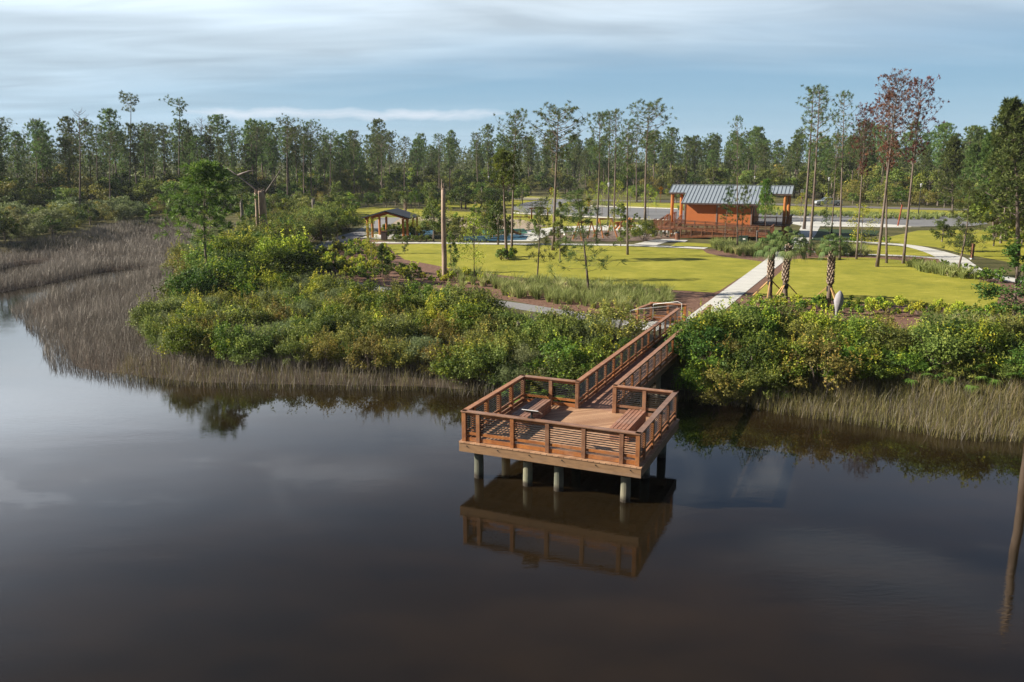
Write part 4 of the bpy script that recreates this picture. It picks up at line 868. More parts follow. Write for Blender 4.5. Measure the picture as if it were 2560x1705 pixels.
MESH = {}
def pine_mesh(kind, seed):
    key = (kind, seed)
    if key in MESH: return MESH[key]
    g = np.random.default_rng(seed * 17 + len(kind)); r = random.Random(seed * 31 + len(kind))
    S = dict(tall=(19, 0.66, 34, 2.3, 5, 20, 0.42, 0.024), wide=(19, 0.62, 40, 3.0, 5, 22, 0.44, 0.026), dead=(21, 0.55, 50, 2.7, 6, 16, 0.34, 0.030), bare=(19, 0.55, 34, 2.0, 0, 0, 0, 0),
             sparse=(19, 0.56, 38, 2.0, 4, 20, 0.42, 0.026), topknot=(20, 0.85, 12, 2.2, 6, 26, 0.42, 0.026), young=(9, 0.36, 52, 2.3, 6, 26, 0.44, 0.024), tuft=(10, 0.66, 34, 2.0, 6, 26, 0.42, 0.026), sapling=(7, 0.20, 30, 1.8, 4, 26, 0.40, 0.014),
             forest=(17, 0.46, 44, 2.1, 6, 20, 0.50, 0.046), slim=(8, 0.35, 26, 0.9, 3, 24, 0.34, 0.020), full=(15, 0.22, 84, 3.2, 8, 24, 0.55, 0.045))[kind]
    H, cs, nb, CR, nt_, nn, L, wd = S
    tb = MB(); k = 9; bx, by = r.uniform(-.35, .35), r.uniform(-.2, .2)
    path = [Vector((bx * math.sin(i / k * 2.6) * (H / 18) + 0.0, by * math.sin(i / k * 3.4), H * i / k * 0.985 - (0.25 if i == 0 else 0))) for i in range(k + 1)]
    path[0].x = path[0].y = 0
    r0 = {'young': .10, 'sapling': .065, 'slim': .05, 'full': .22}.get(kind, .19)
    tb.tube(path, [r0 * (1 - 0.86 * (i / k) ** 1.15) + (0.05 * r0 / .19 if i == 0 else 0) for i in range(k + 1)], 7)
    def on(t): f = t * k; i = min(int(f), k - 1); return path[i].lerp(path[i + 1], f - i)
    TC = []; TD = []
    for j in range(nb):
        u = (j + r.random()) / nb; t = cs + (1 - cs) * u ** 0.85; a = j * 2.4 + r.uniform(-.5, .5)
        if kind in ('young', 'full', 'tuft'): prof = ((1 - u) ** 0.75 * 0.95 + 0.12) * r.uniform(0.55, 1.2)
        elif kind in ('sapling', 'slim'): prof = (0.35 + 0.65 * r.random()) * (1 - u * 0.75)
        elif kind in ('wide', 'topknot'): prof = 0.35 + 0.75 * math.sin(PI * min(1, 0.25 + u * 0.7)) * r.uniform(0.6, 1.1)
        else: prof = (0.25 + 0.85 * math.sin(PI * (0.12 + 0.80 * u))) * r.uniform(0.5, 1.1)
        if kind not in ('young', 'full', 'sapling', 'slim') and u < 0.28 and r.random() < 0.5: prof *= 0.35
        ln = CR * prof * (1.2 if kind == 'topknot' and math.cos(a - 0.3) > 0 else 1.0)
        if kind == 'topknot' and math.cos(a) < -0.2: ln *= 0.45
        up = {'dead': 0.85, 'bare': 0.8, 'wide': 0.62, 'tall': 0.45, 'sapling': 0.35, 'slim': 0.5, 'topknot': 0.25}.get(kind, 0.35)
        p0 = on(min(t, 0.985)); d = Vector((math.cos(a), math.sin(a), up * r.uniform(0.4, 1.1)))
        pm = p0 + d * ln * 0.5 - Vector((0, 0, 0.05 * ln)); p1 = pm + Vector((d.x, d.y, d.z + 0.35)) * ln * 0.5
        br = r0 * 0.17 * (1 + ln * 0.15)
        tb.tube([p0, pm, p1], [br, br * 0.7, br * 0.35], 4, cap=False)
        m = nt_ if nt_ else 3
        for q in range(m):
            f = 0.45 + 0.6 * (q + r.random()) / m; c = p0.lerp(pm, f * 2) if f < 0.5 else pm.lerp(p1, (f - 0.5) * 2)
            off = Vector((r.gauss(0, 1), r.gauss(0, 1), r.gauss(0.25, .6))) * (0.16 + 0.13 * ln)
            e_ = c + off
            if kind in ('bare', 'dead', 'sparse', 'tall', 'wide', 'topknot') or q % 2 == 0: tb.tube([c, e_], [br * 0.35, br * 0.15], 3, cap=False)
            if nt_ and not (kind == 'dead' and r.random() < 0.12) and not (kind == 'sparse' and r.random() < 0.35):
                TC.append(tuple(e_)); dd = off.normalized() + Vector((d.x, d.y, 0.5 if kind != 'dead' else -0.3)) * 0.7; TD.append(tuple(dd.normalized()))
    tm = bpy.data.meshes.new('trunk'); tm.from_pydata(tb.v, [], tb.f); smooth(tm); tm.materials.append(M['bark'])
    cm = None
    if TC:
        TC.append(tuple(path[-1])); TD.append((0, 0, 1))
        V, Fq = tufts(np.array(TC), np.array(TD), nn, L, wd, g, 0.8, 0.25 if kind == 'dead' else 0.0)
        m = {'dead': 'needle_red', 'young': 'needle_young', 'tuft': 'needle_young', 'sapling': 'needle', 'slim': 'needle', 'forest': 'needle_far'}.get(kind, 'needle')
        cm = np_mesh('crown', V, Fq, M[m], clumps_tint(g, len(TC), nn))
    MESH[key] = (tm, cm, H); return MESH[key]

def broad_mesh(kind, seed):
    """returns trunk mesh, crown mesh, nominal height"""
    key = (kind, seed)
    if key in MESH: return MESH[key]
    g = np.random.default_rng(seed * 13 + 5 + len(kind)); r = random.Random(seed * 7 + len(kind))
    #        H   base  rx   clumps leaves half asp mat
    S = dict(under=(7, 0.16, 2.6, 34, 70, 0.17, 0.55, 'leaf_mid'), under_dark=(7, 0.10, 2.8, 36, 70, 0.17, 0.55, 'leaf_dark'), under_light=(6, 0.2, 2.0, 26, 64, 0.15, 0.55, 'leaf'),
             under_olive=(5, 0.08, 2.6, 30, 64, 0.14, 0.4, 'leaf_olive'), under_grey=(3.4, 0.02, 2.3, 30, 90, 0.14, 0.35, 'leaf_grey'),
             airy=(6.5, 0.30, 1.7, 30, 42, 0.075, 0.6, 'leaf_yellow'), column=(4, 0.12, 0.9, 26, 110, 0.065, 0.5, 'leaf_mid'), magnolia=(4, 0.06, 1.3, 34, 130, 0.075, 0.5, 'leaf_dark'),
             bush=(2.2, 0.0, 1.45, 46, 120, 0.058, 0.5, 'leaf'), bush_dark=(2.4, 0.0, 1.5, 46, 120, 0.058, 0.5, 'leaf_dark'), bush_yellow=(2.1, 0.0, 1.3, 36, 110, 0.056, 0.5, 'leaf_yellow'),
             bush_olive=(2.2, 0.0, 1.4, 40, 100, 0.055, 0.45, 'leaf_olive'), bush_mid=(2.2, 0.0, 1.5, 46, 120, 0.055, 0.5, 'leaf_mid'), bush_grey=(2.2, 0.0, 1.4, 36, 150, 0.055, 0.25, 'leaf_grey'),
             small=(0.8, 0.0, 0.5, 12, 60, 0.062, 0.45, 'leaf'), small_yellow=(0.8, 0.0, 0.5, 12, 55, 0.062, 0.45, 'leaf_yellow'), small_dark=(0.9, 0, 0.5, 12, 60, 0.058, 0.45, 'leaf_mid'),
             red_leaf=(5.0, 0.06, 1.7, 40, 110, 0.085, 0.5, 'leaf_dark'), farclump=(6, 0.0, 2.8, 14, 26, 0.42, 0.6, 'leaf_mid'))[kind]
    H, bf, rx, K_, Mn, half, asp, m = S
    tall = kind in ('airy', 'column', 'magnolia', 'red_leaf')
    C = []; Rr = []
    for j in range(K_):
        a = r.uniform(0, 2 * PI); u = (j + 0.5) / K_
        if tall:
            zz = bf + (1 - bf) * u * 0.96; rad = rx * (math.sin(PI * min(1, 0.18 + 0.80 * u)) ** 0.8 if kind != 'magnolia' else (1 - u) ** 0.7 + 0.12) * math.sqrt(r.uniform(0.15, 1))
            rc = rx * (0.34 if kind != 'airy' else 0.42) * r.uniform(0.7, 1.2) * (1.1 - 0.5 * u)
        else:
            el = math.asin(r.uniform(-0.15 if bf == 0 else -0.6, 0.97)); q = r.uniform(0.55, 0.95)
            rad = rx * q * math.cos(el) * r.uniform(0.85, 1.12); cz = (0.35 + bf * 0.5); zz = cz + (0.93 - cz) * math.sin(el) * q * r.uniform(0.85, 1.12) if el > 0 else cz + (cz - bf) * math.sin(el)
            rc = rx * r.uniform(0.20, 0.36)
        C.append((rad * math.cos(a), rad * math.sin(a), max(H * zz, rc * 0.5))); Rr.append(rc)
    C = np.array(C); Rr = np.array(Rr)
    c = np.repeat(C, Mn, 0); rr = np.repeat(Rr, Mn)[:, None]; o = unit(g.normal(size=(K_ * Mn, 3)) + np.array([0, 0, 0.25]))
    if kind == 'airy': pos = c + o * rr * g.uniform(0.2, 1.1, (K_ * Mn, 1))
    else: pos = c + o * rr * (g.uniform(0, 1, (K_ * Mn, 1)) ** 0.4) * np.array([1.0, 1.0, 0.8]) * g.uniform(0.75, 1.2, (K_ * Mn, 1))
    pos[:, 2] = np.maximum(pos[:, 2], 0.03)
    V, Fq = leaf_quads(pos, o, half, g, asp)
    if kind in ('bush', 'bush_mid', 'bush_yellow', 'bush_olive', 'bush_dark', 'small', 'small_yellow'):   # fresh upright shoots above the mass
        ns = 26 if H > 1.5 else 8; SC = []; SO = []
        for _ in range(ns):
            j = r.randrange(K_); p0 = C[j] + np.array([r.gauss(0, .3), r.gauss(0, .3), Rr[j] * 0.7]) * min(1, H / 2); d = unit(np.array([r.gauss(0, .35), r.gauss(0, .35), 1.0]))
            for q in range(14): SC.append(p0 + d * (q / 14) * 0.5 * H / 2.2 + g.normal(size=3) * 0.035); SO.append(d)
        V2, F2 = leaf_quads(np.array(SC), np.array(SO), half * 0.9, g, asp, 0.2); Fq = np.vstack([Fq, F2 + len(V)]); V = np.vstack([V, V2]); extra = np.clip(g.normal(0.85, 0.1, len(SC)), 0, 1)
    else: extra = np.zeros(0)
    zt = np.clip(clumps_tint(g, K_, Mn, 0.42, 0.17), 0, 1)
    tint = np.concatenate([zt, extra])
    if kind == 'red_leaf': pass
    tb = MB(); base_r = {'airy': .05, 'column': .04, 'magnolia': .06, 'under': .16, 'under_dark': .16, 'under_light': .10, 'red_leaf': .09}.get(kind, 0.03)
    if bf > 0.02 or tall:
        top = H * (0.92 if tall else 0.6)
        tb.tube([(0, 0, -0.2), (0.04, 0.02, top * 0.5), (0, 0.03, top)], [base_r * 1.2, base_r * 0.8, base_r * 0.25], 6)
        for j in range(0, K_, 2): z0 = min(C[j][2] * 0.7, top * 0.95); tb.tube([(0.02, 0.01, max(z0, H * bf)), tuple(C[j] * np.array([.5, .5, .9])), tuple(C[j])], [base_r * 0.35, base_r * 0.25, base_r * 0.1], 4, cap=False)
    else:
        for j in range(0, K_, 2): tb.tube([(r.gauss(0, .1), r.gauss(0, .1), -0.1), tuple(C[j] * np.array([.6, .6, .6])), tuple(C[j])], [0.022, 0.016, 0.006], 3, cap=False)
    tm = bpy.data.meshes.new('trunk'); tm.from_pydata(tb.v, [], tb.f); tm.materials.append(M['bark_pale' if kind.startswith('under') or kind == 'airy' else 'bark'])
    MESH[key] = (tm, np_mesh('crown', V, Fq, M[m], tint), H); return MESH[key]

def fan_mesh(key, H, nf, flen, mname, seed, stemless=True, droop=0.35, crown_z=0.0, up0=0.15):
    """rosette of palm fans: each a petiole and a half disc of pointed blades"""
    seed_k = (seed, round(flen, 3))
    if (key, seed_k) in MESH: return MESH[(key, seed_k)]
    r = random.Random(seed); g = np.random.default_rng(seed); V = []; Fq = []; T = []
    tb = MB()
    for j in range(nf):
        a = j * 2.4 + r.uniform(-.3, .3); el = up0 + (1.25 - up0) * (1 - j / nf) + r.uniform(-.15, .15)
        pl = flen * r.uniform(0.8, 1.2); d = Vector((math.cos(a) * math.cos(el), math.sin(a) * math.cos(el), math.sin(el)))
        p0 = Vector((0, 0, crown_z)); pm = p0 + d * pl * 0.6 ; p1 = p0 + d * pl + Vector((0, 0, -droop * 0.35 * pl)); tb.tube([p0, pm, p1], [0.018, 0.013, 0.009], 4, cap=False)
        dv = (p1 - pm).normalized(); side = dv.cross(Vector((0, 0, 1))); side = side.normalized() if side.length > 0.01 else Vector((1, 0, 0)); nrm = side.cross(dv).normalized()
        tt = r.uniform(0.2, 0.75); nbld = 16 if stemless else 13; BL = flen * (0.62 if stemless else 0.85) * r.uniform(0.85, 1.1); spr = 2.6 if stemless else 2.0
        for q in range(nbld):
            th = (q / (nbld - 1) - 0.5) * spr; bd = (dv * math.cos(th) + side * math.sin(th)).normalized(); l = BL * (1 - 0.22 * abs(th) / 1.3) * r.uniform(.9, 1.08)
            w_ = nrm.cross(bd).normalized() * (BL * (0.055 if stemless else 0.040)); mid = p1 + bd * l * 0.55 + nrm * 0.03; tip = p1 + bd * l * (1 if stemless else 0.86) + Vector((0, 0, -droop * l * r.uniform(0.5, 1.3)))
            k = len(V); V += [tuple(p1), tuple(mid + w_), tuple(tip), tuple(mid - w_)]; Fq.append((k, k + 1, k + 2, k + 3)); T.append(min(1, max(0, tt + r.gauss(0, .12))))
    cm = np_mesh('crown', V, Fq, M[mname], T)
    tm = bpy.data.meshes.new('trunk'); tm.from_pydata(tb.v, [], tb.f); tm.materials.append(M['palmetto' if stemless else 'palm'])
    MESH[(key, seed_k)] = (tm, cm, H); return MESH[(key, seed_k)]

PROTO = {}
def plant(name, meshes, p, h, label, cat, group=None, rz=None, lean=(0, 0), wide=1.0, parts=('trunk', 'crown'), z=None):
    tm, cm, H0 = meshes; key = (name, tm.name, parts)
    if key in PROTO: o = copy_tree(PROTO[key])
    else:
        o = empty(name, (0, 0, 0)); link(parts[0], tm, o)
        if cm: link(parts[1], cm, o)
        PROTO[key] = o
    for k_ in ('group',):
        if k_ in o: del o[k_]
    s = h / H0
    zz = z if z is not None else (G if len(p) < 3 or True and inside(np.array([[p[0], p[1]]]), upland)[0] else gz(p[0], p[1]))
    o.location = (p[0], p[1], zz); o.scale = (s * wide, s * wide, s)
    q = Matrix.Rotation(lean[0], 4, 'Y') @ Matrix.Rotation(-lean[1], 4, 'X') @ Matrix.Rotation(rnd.uniform(0, 2 * PI) if rz is None else rz, 4, 'Z')
    o.rotation_euler = q.to_euler()
    tag(o, label, cat, group); return o
def stand(px, yb, pxt, yt, z=G):
    p = at(px, yb, z); zt = topz(p, yt); q = at(pxt, yt, zt) if abs(zt - CAM_H) > 0.3 else None
    # x of the top at the same depth
    Y = -(yt - 852.5) / F_PX; dep = p.y / (_c + Y * _s); X = (pxt - 1280) / F_PX * dep
    return p, zt - z, math.atan2(X - p.x, zt - z)
def fpine(kind, px, yb, pxt, yt, label, seed=None, z=G, wide=1.0, cat='pine tree', rz=None, group=None):
    p, h, ln = stand(px, yb, pxt, yt, z)
    return plant('pine_tree', pine_mesh(kind, seed if seed is not None else rnd.randrange(3)), p, h, label, cat, group, lean=(ln, 0), wide=wide, rz=rz, z=z)
def ftree(name, kind, px, yb, yt, label, seed=0, z=G, wide=1.0, pxt=None, cat='tree', group=None):
    p, h, ln = stand(px, yb, pxt or px, yt, z)
    return plant(name, broad_mesh(kind, seed), p, h, label, cat, group, lean=(ln * 0.5, 0), wide=wide, z=z)

# ------------------------------------------------------------------ feature trees of the park
fpine('young', 525, 725, 512, 410, 'bushy young pine with a bare lower trunk at the marsh edge, left foreground', 1, 0.9, 1.25)
fpine('tuft', 1267, 648, 1258, 381, 'shorter tufted pine beside the tall twin trunk on the left lawn', 2, wide=0.85)
fpine('tall', 1279, 641, 1289, 277, 'tall pine with a cone-shaped top beside a shorter tufted pine on the lawn', 0, wide=0.95)
fpine('wide', 1383, 626, 1396, 274, 'tall pine with a broad spreading crown and low bare side branch, centre of the lawn edge', 1, wide=1.25)
fpine('tall', 1490, 607, 1497, 281, 'tall slender pine behind the mulch play area, left of the black lamp', 2, wide=0.85)
fpine('sparse', 1534, 568, 1542, 272, 'tall thin pine standing behind the log swings, right of the black lamp', 1, wide=0.9)
fpine('tall', 1521, 545, 1524, 278, 'tall pine directly behind the black lamp in the park centre', 1, wide=0.75)
fpine('sparse', 1569, 637, 1572, 303, 'pine on the lawn left of the building with brownish lower tufts', 2, wide=0.85)
fpine('wide', 1613, 553, 1627, 259, 'tall pine with a very open wide crown just left of the orange building', 2, wide=1.15)
fpine('sparse', 1592, 505, 1595, 309, 'distant thin pine between the two open-crowned pines left of the building', 0)
fpine('sapling', 1342.7, 700, 1353, 500, 'young open pine growing from the ornamental grass, left of two', 0, wide=1.15)
fpine('sapling', 1472.5, 737, 1442, 480, 'young leaning pine with wide branches in the ornamental grass, right of two', 1, wide=1.35)
fpine('sparse', 1843.6, 628, 1845, 288, 'very thin tall pine standing in front of the metal roof of the orange building', 1, wide=0.55)
fpine('slim', 1812, 608, 1829, 468, 'small bent pine with dark tufts in front of the orange wall', 0, wide=1.3)
fpine('slim', 1851, 628, 1868, 446, 'small pine with a yellow-green tip in front of the roof', 1, wide=0.9)
fpine('young', 1914, 600, 1916, 450, 'young pine hiding the right gable end of the orange building', 0, wide=0.62)
fpine('sparse', 2010, 573, 2036, 212, 'tall pine with green tufts, leftmost of the row right of the building', 0, wide=1.05)
fpine('sparse', 2023, 641, 2048, 217, 'sparse half-bare tall pine, nearest the walk in the row right of the building', 1, wide=0.95)
fpine('sparse', 2079, 583, 2095, 328, 'thin pine with a green tuft half way up, behind the centre of the right palm', 2, wide=0.7)
fpine('sparse', 2099, 650, 2113, 226, 'slim tall pine with few dark tufts above the right palm', 1, wide=0.70)
fpine('dead', 2141, 648, 2166, 270, 'dying pine with sparse red-brown needles, shortest of the red ones', 1, wide=0.75)
fpine('dead', 2192.6, 667, 2250, 194, 'tallest dying pine with dense red-brown needles and long leaning trunk', 0, wide=1.0)
fpine('dead', 2216.7, 658, 2228, 232, 'red-brown dying pine standing between the two tallest dead pines', 2, wide=0.75)
fpine('dead', 2258, 659, 2302, 200, 'tall dying pine with fine bare grey twigs, farthest right', 3, wide=0.85)
fpine('sapling', 2390.6, 691, 2427, 453, 'young leaning pine beside the curved walk at the right', 2, wide=1.2)
fpine('full', 2545, 640, 2532, 245, 'large dense green pine cut by the right edge of the picture', 0, wide=0.9)
fpine('full', 2485, 600, 2478, 330, 'mid-size dense pine second from the right edge', 1, wide=0.8)
fpine('sapling', 2078, 592, 2060, 520, 'small staked young pine left of the yellowish tree', 0)
# trees of the left lawn and beds
ftree('magnolia_tree', 'magnolia', 957, 694, 607, 'dense conical magnolia in the mulch bed at the left end of the lawn', 0, wide=0.92)
ftree('slender_tree', 'airy', 929, 684, 541, 'slender sapling with bright young leaves in front of the picnic shelter', 2, wide=0.55)
ftree('slender_tree', 'airy', 1185.6, 702, 528, 'airy yellow-green sapling right of the bare pole-like trunk', 0, wide=0.95)
ftree('slender_tree', 'column', 1128, 680, 575, 'narrow dark green sapling just right of the bare pole-like trunk', 0, wide=0.9)
ftree('slender_tree', 'column', 846, 634, 549, 'grey-green feathery young tree beside the gravel path', 1, wide=1.1)
ftree('leafy_tree', 'under', 1084, 604, 484, 'bushy green tree between the picnic shelter and the bare trunk', 0, wide=0.75)
ftree('leafy_tree', 'under_dark', 1245, 612, 476, 'rounded green tree behind the twin lawn pines', 1, wide=0.7)
ftree('leafy_tree', 'column', 1400, 652, 500, 'thin leafy tree with a bush at its foot on the lawn', 2, wide=0.75)
ftree('leafy_tree', 'airy', 1385, 600, 470, 'light green tree beside the mulch play area, left', 1, wide=0.9)
ftree('leafy_tree', 'column', 1552, 616, 505, 'tall narrow shrub-like tree at the front edge of the play area', 0, wide=1.1)
ftree('leafy_tree', 'bush', 1611, 604, 548, 'rounded bright green bush-tree left of the wooden stairs', 0, wide=0.95)
ftree('leafy_tree', 'airy', 2152, 642, 507, 'yellow-green tree with golden leaves among the red dying pines', 1, wide=1.15)
ftree('leafy_tree', 'airy', 2002, 560, 480, 'light green street tree right behind the building porch', 0, wide=1.0)
ftree('leafy_tree', 'airy', 2066, 552, 482, 'light green street tree in front of the silver pickup', 2, wide=0.8)
ftree('leafy_tree', 'airy', 1505, 540, 455, 'light green tree behind the black lamp in the park centre', 0, wide=1.1)
ftree('leafy_tree', 'airy', 1545, 548, 450, 'light green street tree right of the black lamp', 1, wide=1.0)
ftree('leafy_tree', 'airy', 1620, 540, 460, 'light green street tree left of the building porch', 2, wide=1.0)
ftree('leafy_tree', 'under', 843, 520, 445, 'green tree behind the bend of the gravel path', 1, wide=0.8)
ftree('red_tinged_tree', 'red_leaf', 2535, 803, 606, 'dark evergreen tree with reddish young leaves cut by the right edge', 0, 1.4, 1.25)

for k, (kd, px, yb, yt, wd, lb) in enumerate((('airy', 1040, 600, 520, 0.8, 'light green tree right behind the picnic shelter corner'), ('under', 1215, 575, 498, 0.7, 'bushy green tree left of the blue play surface'), ('airy', 1300, 590, 505, 0.9, 'light green tree over the curved orange slide'),
    ('column', 1345, 596, 515, 1.0, 'narrow green tree beside the white benches'), ('airy', 1420, 604, 500, 0.8, 'pale green tree at the edge of the mulch play area'), ('under_light', 1455, 560, 490, 0.7, 'bright green tree between the broad lawn pine and the lamp'),
    ('airy', 1475, 552, 470, 1.0, 'tall light green tree behind the left log swing'), ('airy', 1530, 596, 520, 0.8, 'pale green tree right of the middle log swing'), ('column', 1590, 598, 530, 0.9, 'narrow dark tree left of the round bush'),
    ('airy', 1575, 530, 470, 1.0, 'light green street tree at the left end of the car park'), ('under_light', 1190, 560, 500, 0.8, 'bright green rounded tree beside the sandy patch'), ('airy', 1120, 556, 500, 0.9, 'light green tree left of the sandy patch'),
    ('column', 1012, 634, 590, 1.0, 'narrow bushy sapling at the top edge of the left lawn'), ('airy', 1165, 612, 540, 0.7, 'wispy pale tree on the near side of the blue play surface'), ('airy', 1925, 548, 478, 0.9, 'light green street tree behind the right porch roof'),
    ('airy', 2205, 560, 500, 0.6, 'small light green tree at the car park edge behind the dying pines'), ('airy', 1640, 532, 478, 0.8, 'light green street tree against the left porch columns'), ('under', 1075, 530, 470, 0.6, 'green round tree behind the bare pole trunk'))):
    ftree('leafy_tree', kd, px, yb, yt, lb, k % 3, wide=wd)
# snags
def snag(px, yb, yt, wpx, label, z=G, m='snag', tip=0.0, cat='dead trunk', branches=(), lean=0.0):
    p = at(px, yb, z); dep = p.y; H = topz(p, yt) - z; r_ = wpx / 2 * dep / F_PX
    o = empty('dead_tree', p, rnd.uniform(0, 6) if not branches else 0, label, cat)
    b = MB(); k = 8; g = random.Random(int(px))
    b.tube([(lean * H * i / k + g.uniform(-.02, .02), g.uniform(-.02, .02), H * i / k - (0.3 if i == 0 else 0)) for i in range(k + 1)], [r_ * (1.12 - 0.3 * i / k) * g.uniform(0.95, 1.05) for i in range(k + 1)], 12)
    # torn top
    for q in range(5): a = q * 1.26; b.tube([(lean * H + math.cos(a) * r_ * .5, math.sin(a) * r_ * .5, H - 0.1), (lean * H + math.cos(a) * r_ * .55, math.sin(a) * r_ * .55, H + g.uniform(.1, .4) + (tip if q == 0 else 0))], [r_ * 0.4, 0.01], 5)
    b.build('trunk', M[m], o, sm=True)
    for pts_ in branches:
        pts_ = list(pts_); b = MB(); n = len(pts_); b.tube(pts_, [max(0.03, r_ * 0.32 * (1 - 0.8 * i / (n - 1))) for i in range(n)], 6); b.build('branch', M['snag_gray'], o, sm=True)
    return o
snag(1111.5, 702, 470, 12.5, 'tall bare pole-like dead trunk with splintered tip beside the shrubs, left of the lawn', 1.4, tip=0.5)
sp = at(662, 640, 0.9); S1 = (CAM_H - 0.9) * 0 + 1
snag(664, 640, 478, 20, 'thick pale dead trunk with two long bare branches reaching up', 1.2, branches=[((0, 0, 5.9), (-0.9, 0.1, 6.9), (-2.3, 0.1, 8.0), (-3.6, 0.1, 8.9)), ((-2.3, 0.1, 8.0), (-1.2, 0.2, 8.4), (-0.2, 0.2, 8.5)), ((0.15, 0, 6.0), (0.8, 0.1, 6.9), (1.6, 0.2, 8.0), (2.2, 0.2, 9.0))])
snag(649, 641, 482, 8, 'thinner dead trunk standing against the thick pale one', 1.2)
snag(609, 590, 505, 8.5, 'short grey dead trunk left of the pale double trunk', 1.2, m='snag_gray')
snag(786, 560, 500, 9, 'short pale dead trunk with a notched top behind the gravel path', m='snag_gray')
snag(190, 515, 478, 8, 'broken pale trunk among the far left shrubs', m='snag_gray')
snag(1295.6, 870, 818, 13, 'low weathered stump sticking out of the thicket left of the gangway', 0.8, m='snag_gray')
snag(2083, 790, 756, 1, 'x') if False else None
o = empty('grey_stump', at(2086, 850, 1.0), 0, 'pale bleached egg-shaped stump standing out of the right thicket', 'stump')
b = MB(); b.tube([(0, 0, 0), (0, 0, 1.6), (0.03, 0, 1.8), (0.06, 0, 2.15), (0.08, 0, 2.5), (0.1, 0, 2.72)], [0.05, 0.08, 0.16, 0.26, 0.20, 0.05], 14); b.build('trunk', M['greystump'], o, sm=True)
# snag standing in the water margin just outside the right edge: only its reflection is in view
pr = at(2576, 1098, 0); H_ = 6.0
Rf = None
for hh in np.arange(3, 16, 0.1):
    q = Vector((pr.x, pr.y, -hh)); dep = q.y * _c - (q.z - CAM_H) * _s; uu = q.y * _s + (q.z - CAM_H) * _c
    if 852.5 - F_PX * uu / dep > 1560: Rf = hh; break
H_ = Rf or 6.0
o = empty('dead_tree', (pr.x, pr.y, 0), 0, 'tall dead trunk at the waterline beyond the right edge, seen as a long reflection', 'dead trunk')
b = MB(); k = 8; gg = random.Random(3); b.tube([(gg.uniform(-.05, .05) + 0.0 * i, 0, -0.5 + (H_ + 0.5) * i / k) for i in range(k + 1)], [0.20 - 0.006 * i for i in range(k + 1)], 12)
for q in range(4): b.tube([(0.08 * math.cos(q * 1.6), 0.08 * math.sin(q * 1.6), H_ - 0.1), (0.1 * math.cos(q * 1.6), 0.1, H_ + gg.uniform(.1, .5))], [0.09, 0.01], 5)
b.build('trunk', M['snag'], o, sm=True)

# sabal palms
def palm(px, yb, yc, label, seed, stakes=True, cr=1.0, tr=0.155, group=None):
    p = at(px, yb); H = topz(p, yc) - G; r = random.Random(seed)
    o = empty('sabal_palm', p, r.uniform(0, 6), label, 'palm tree')
    b = MB(); k = 8; b.tube([(0.06 * math.sin(i * 0.7 + seed), 0, H * i / k - (0.2 if i == 0 else 0)) for i in range(k + 1)], [tr * (1.0 if i > 1 else 1.08) * (1 - 0.02 * i) for i in range(k + 1)], 12); t = b.build('trunk', M['palmtrunk'], o, sm=True)
    V = []; Fq = []; T = []   # criss-cross leaf boots
    zz = H * 0.36; j = 0
    while zz < H - 0.15:
        a = j * 2.4; d = Vector((math.cos(a), math.sin(a), 0)); s = Vector((-d.y, d.x, 0)); off = Vector((0.06 * math.sin(zz / H * 8 * 0.7 + seed), 0, zz))
        q0 = off + d * (tr * 0.92); kk = len(V); wdt = 0.065; tipv = q0 + d * 0.085 + Vector((0, 0, 0.18))
        V += [tuple(q0 + s * wdt), tuple(q0 - s * wdt), tuple(tipv - s * 0.035), tuple(tipv + s * 0.035), tuple(q0 + s * wdt + d * .03 - Vector((0, 0, .05))), tuple(q0 - s * wdt + d * .03 - Vector((0, 0, .05))), tuple(tipv - s * 0.04 + d * .04), tuple(tipv + s * 0.04 + d * .04)]
        Fq += [(kk, kk + 1, kk + 2, kk + 3), (kk + 4, kk + 7, kk + 6, kk + 5), (kk, kk + 4, kk + 5, kk + 1), (kk, kk + 3, kk + 7, kk + 4), (kk + 1, kk + 5, kk + 6, kk + 2), (kk + 2, kk + 6, kk + 7, kk + 3)]
        zz += 0.026; j += 1
    link('leaf_boots', np_mesh('leaf_boots', V, Fq, M['palmboot']), o)
    tm, cm, _ = fan_mesh('sabal', 1, 30, 0.80 * cr, 'palm', seed, False, 0.62, 0.0, -0.45)
    c = link('crown', cm, o); c.location = (0.06 * math.sin(5.6 + seed), 0, H)
    c2 = link('petioles', tm, c)
    if stakes:
        b = MB(); b.tube([(0, 0, H * 0.25), (0, 0, H * 0.33)], [tr + 0.035, tr + 0.035], 12); b.build('trunk_band', M['black'], o)
        for q in range(3):
            a = q * 2.094 + 0.4 + seed; b = MB(); b.bar((math.cos(a) * 1.35, math.sin(a) * 1.35, 0), (math.cos(a) * (tr + 0.03), math.sin(a) * (tr + 0.03), H * 0.31), 0.07, 0.07); b.build('support_stake', M['stake'], o)
    return o
palm(1922.7, 745, 612, 'staked sabal palm with dense fan crown, left of the three by the walk', 1)
palm(1961, 758, 608, 'staked sabal palm with spreading fan crown, middle of the three by the walk', 2, cr=1.1)
palm(2070, 766, 612, 'staked sabal palm with drooping mop-like crown, right of the three by the walk', 3, cr=0.8)
palm(2008, 648, 615, 'small low sabal palm behind the middle staked palm', 4, False, 0.9, 0.15)
palm(2100, 640, 612, 'small low sabal palm behind the right staked palm', 5, False, 0.9, 0.15)
palm(1014, 545, 498, 'distant sabal palm behind the dark-roofed picnic shelter', 6, False, 0.8, 0.18)
palm(1140, 508, 480, 'distant sabal palm left of the road bend, farther one', 7, False, 0.8, 0.18)
palm(1164, 522, 485, 'distant sabal palm left of the road bend, nearer one', 8, False, 0.8, 0.18)

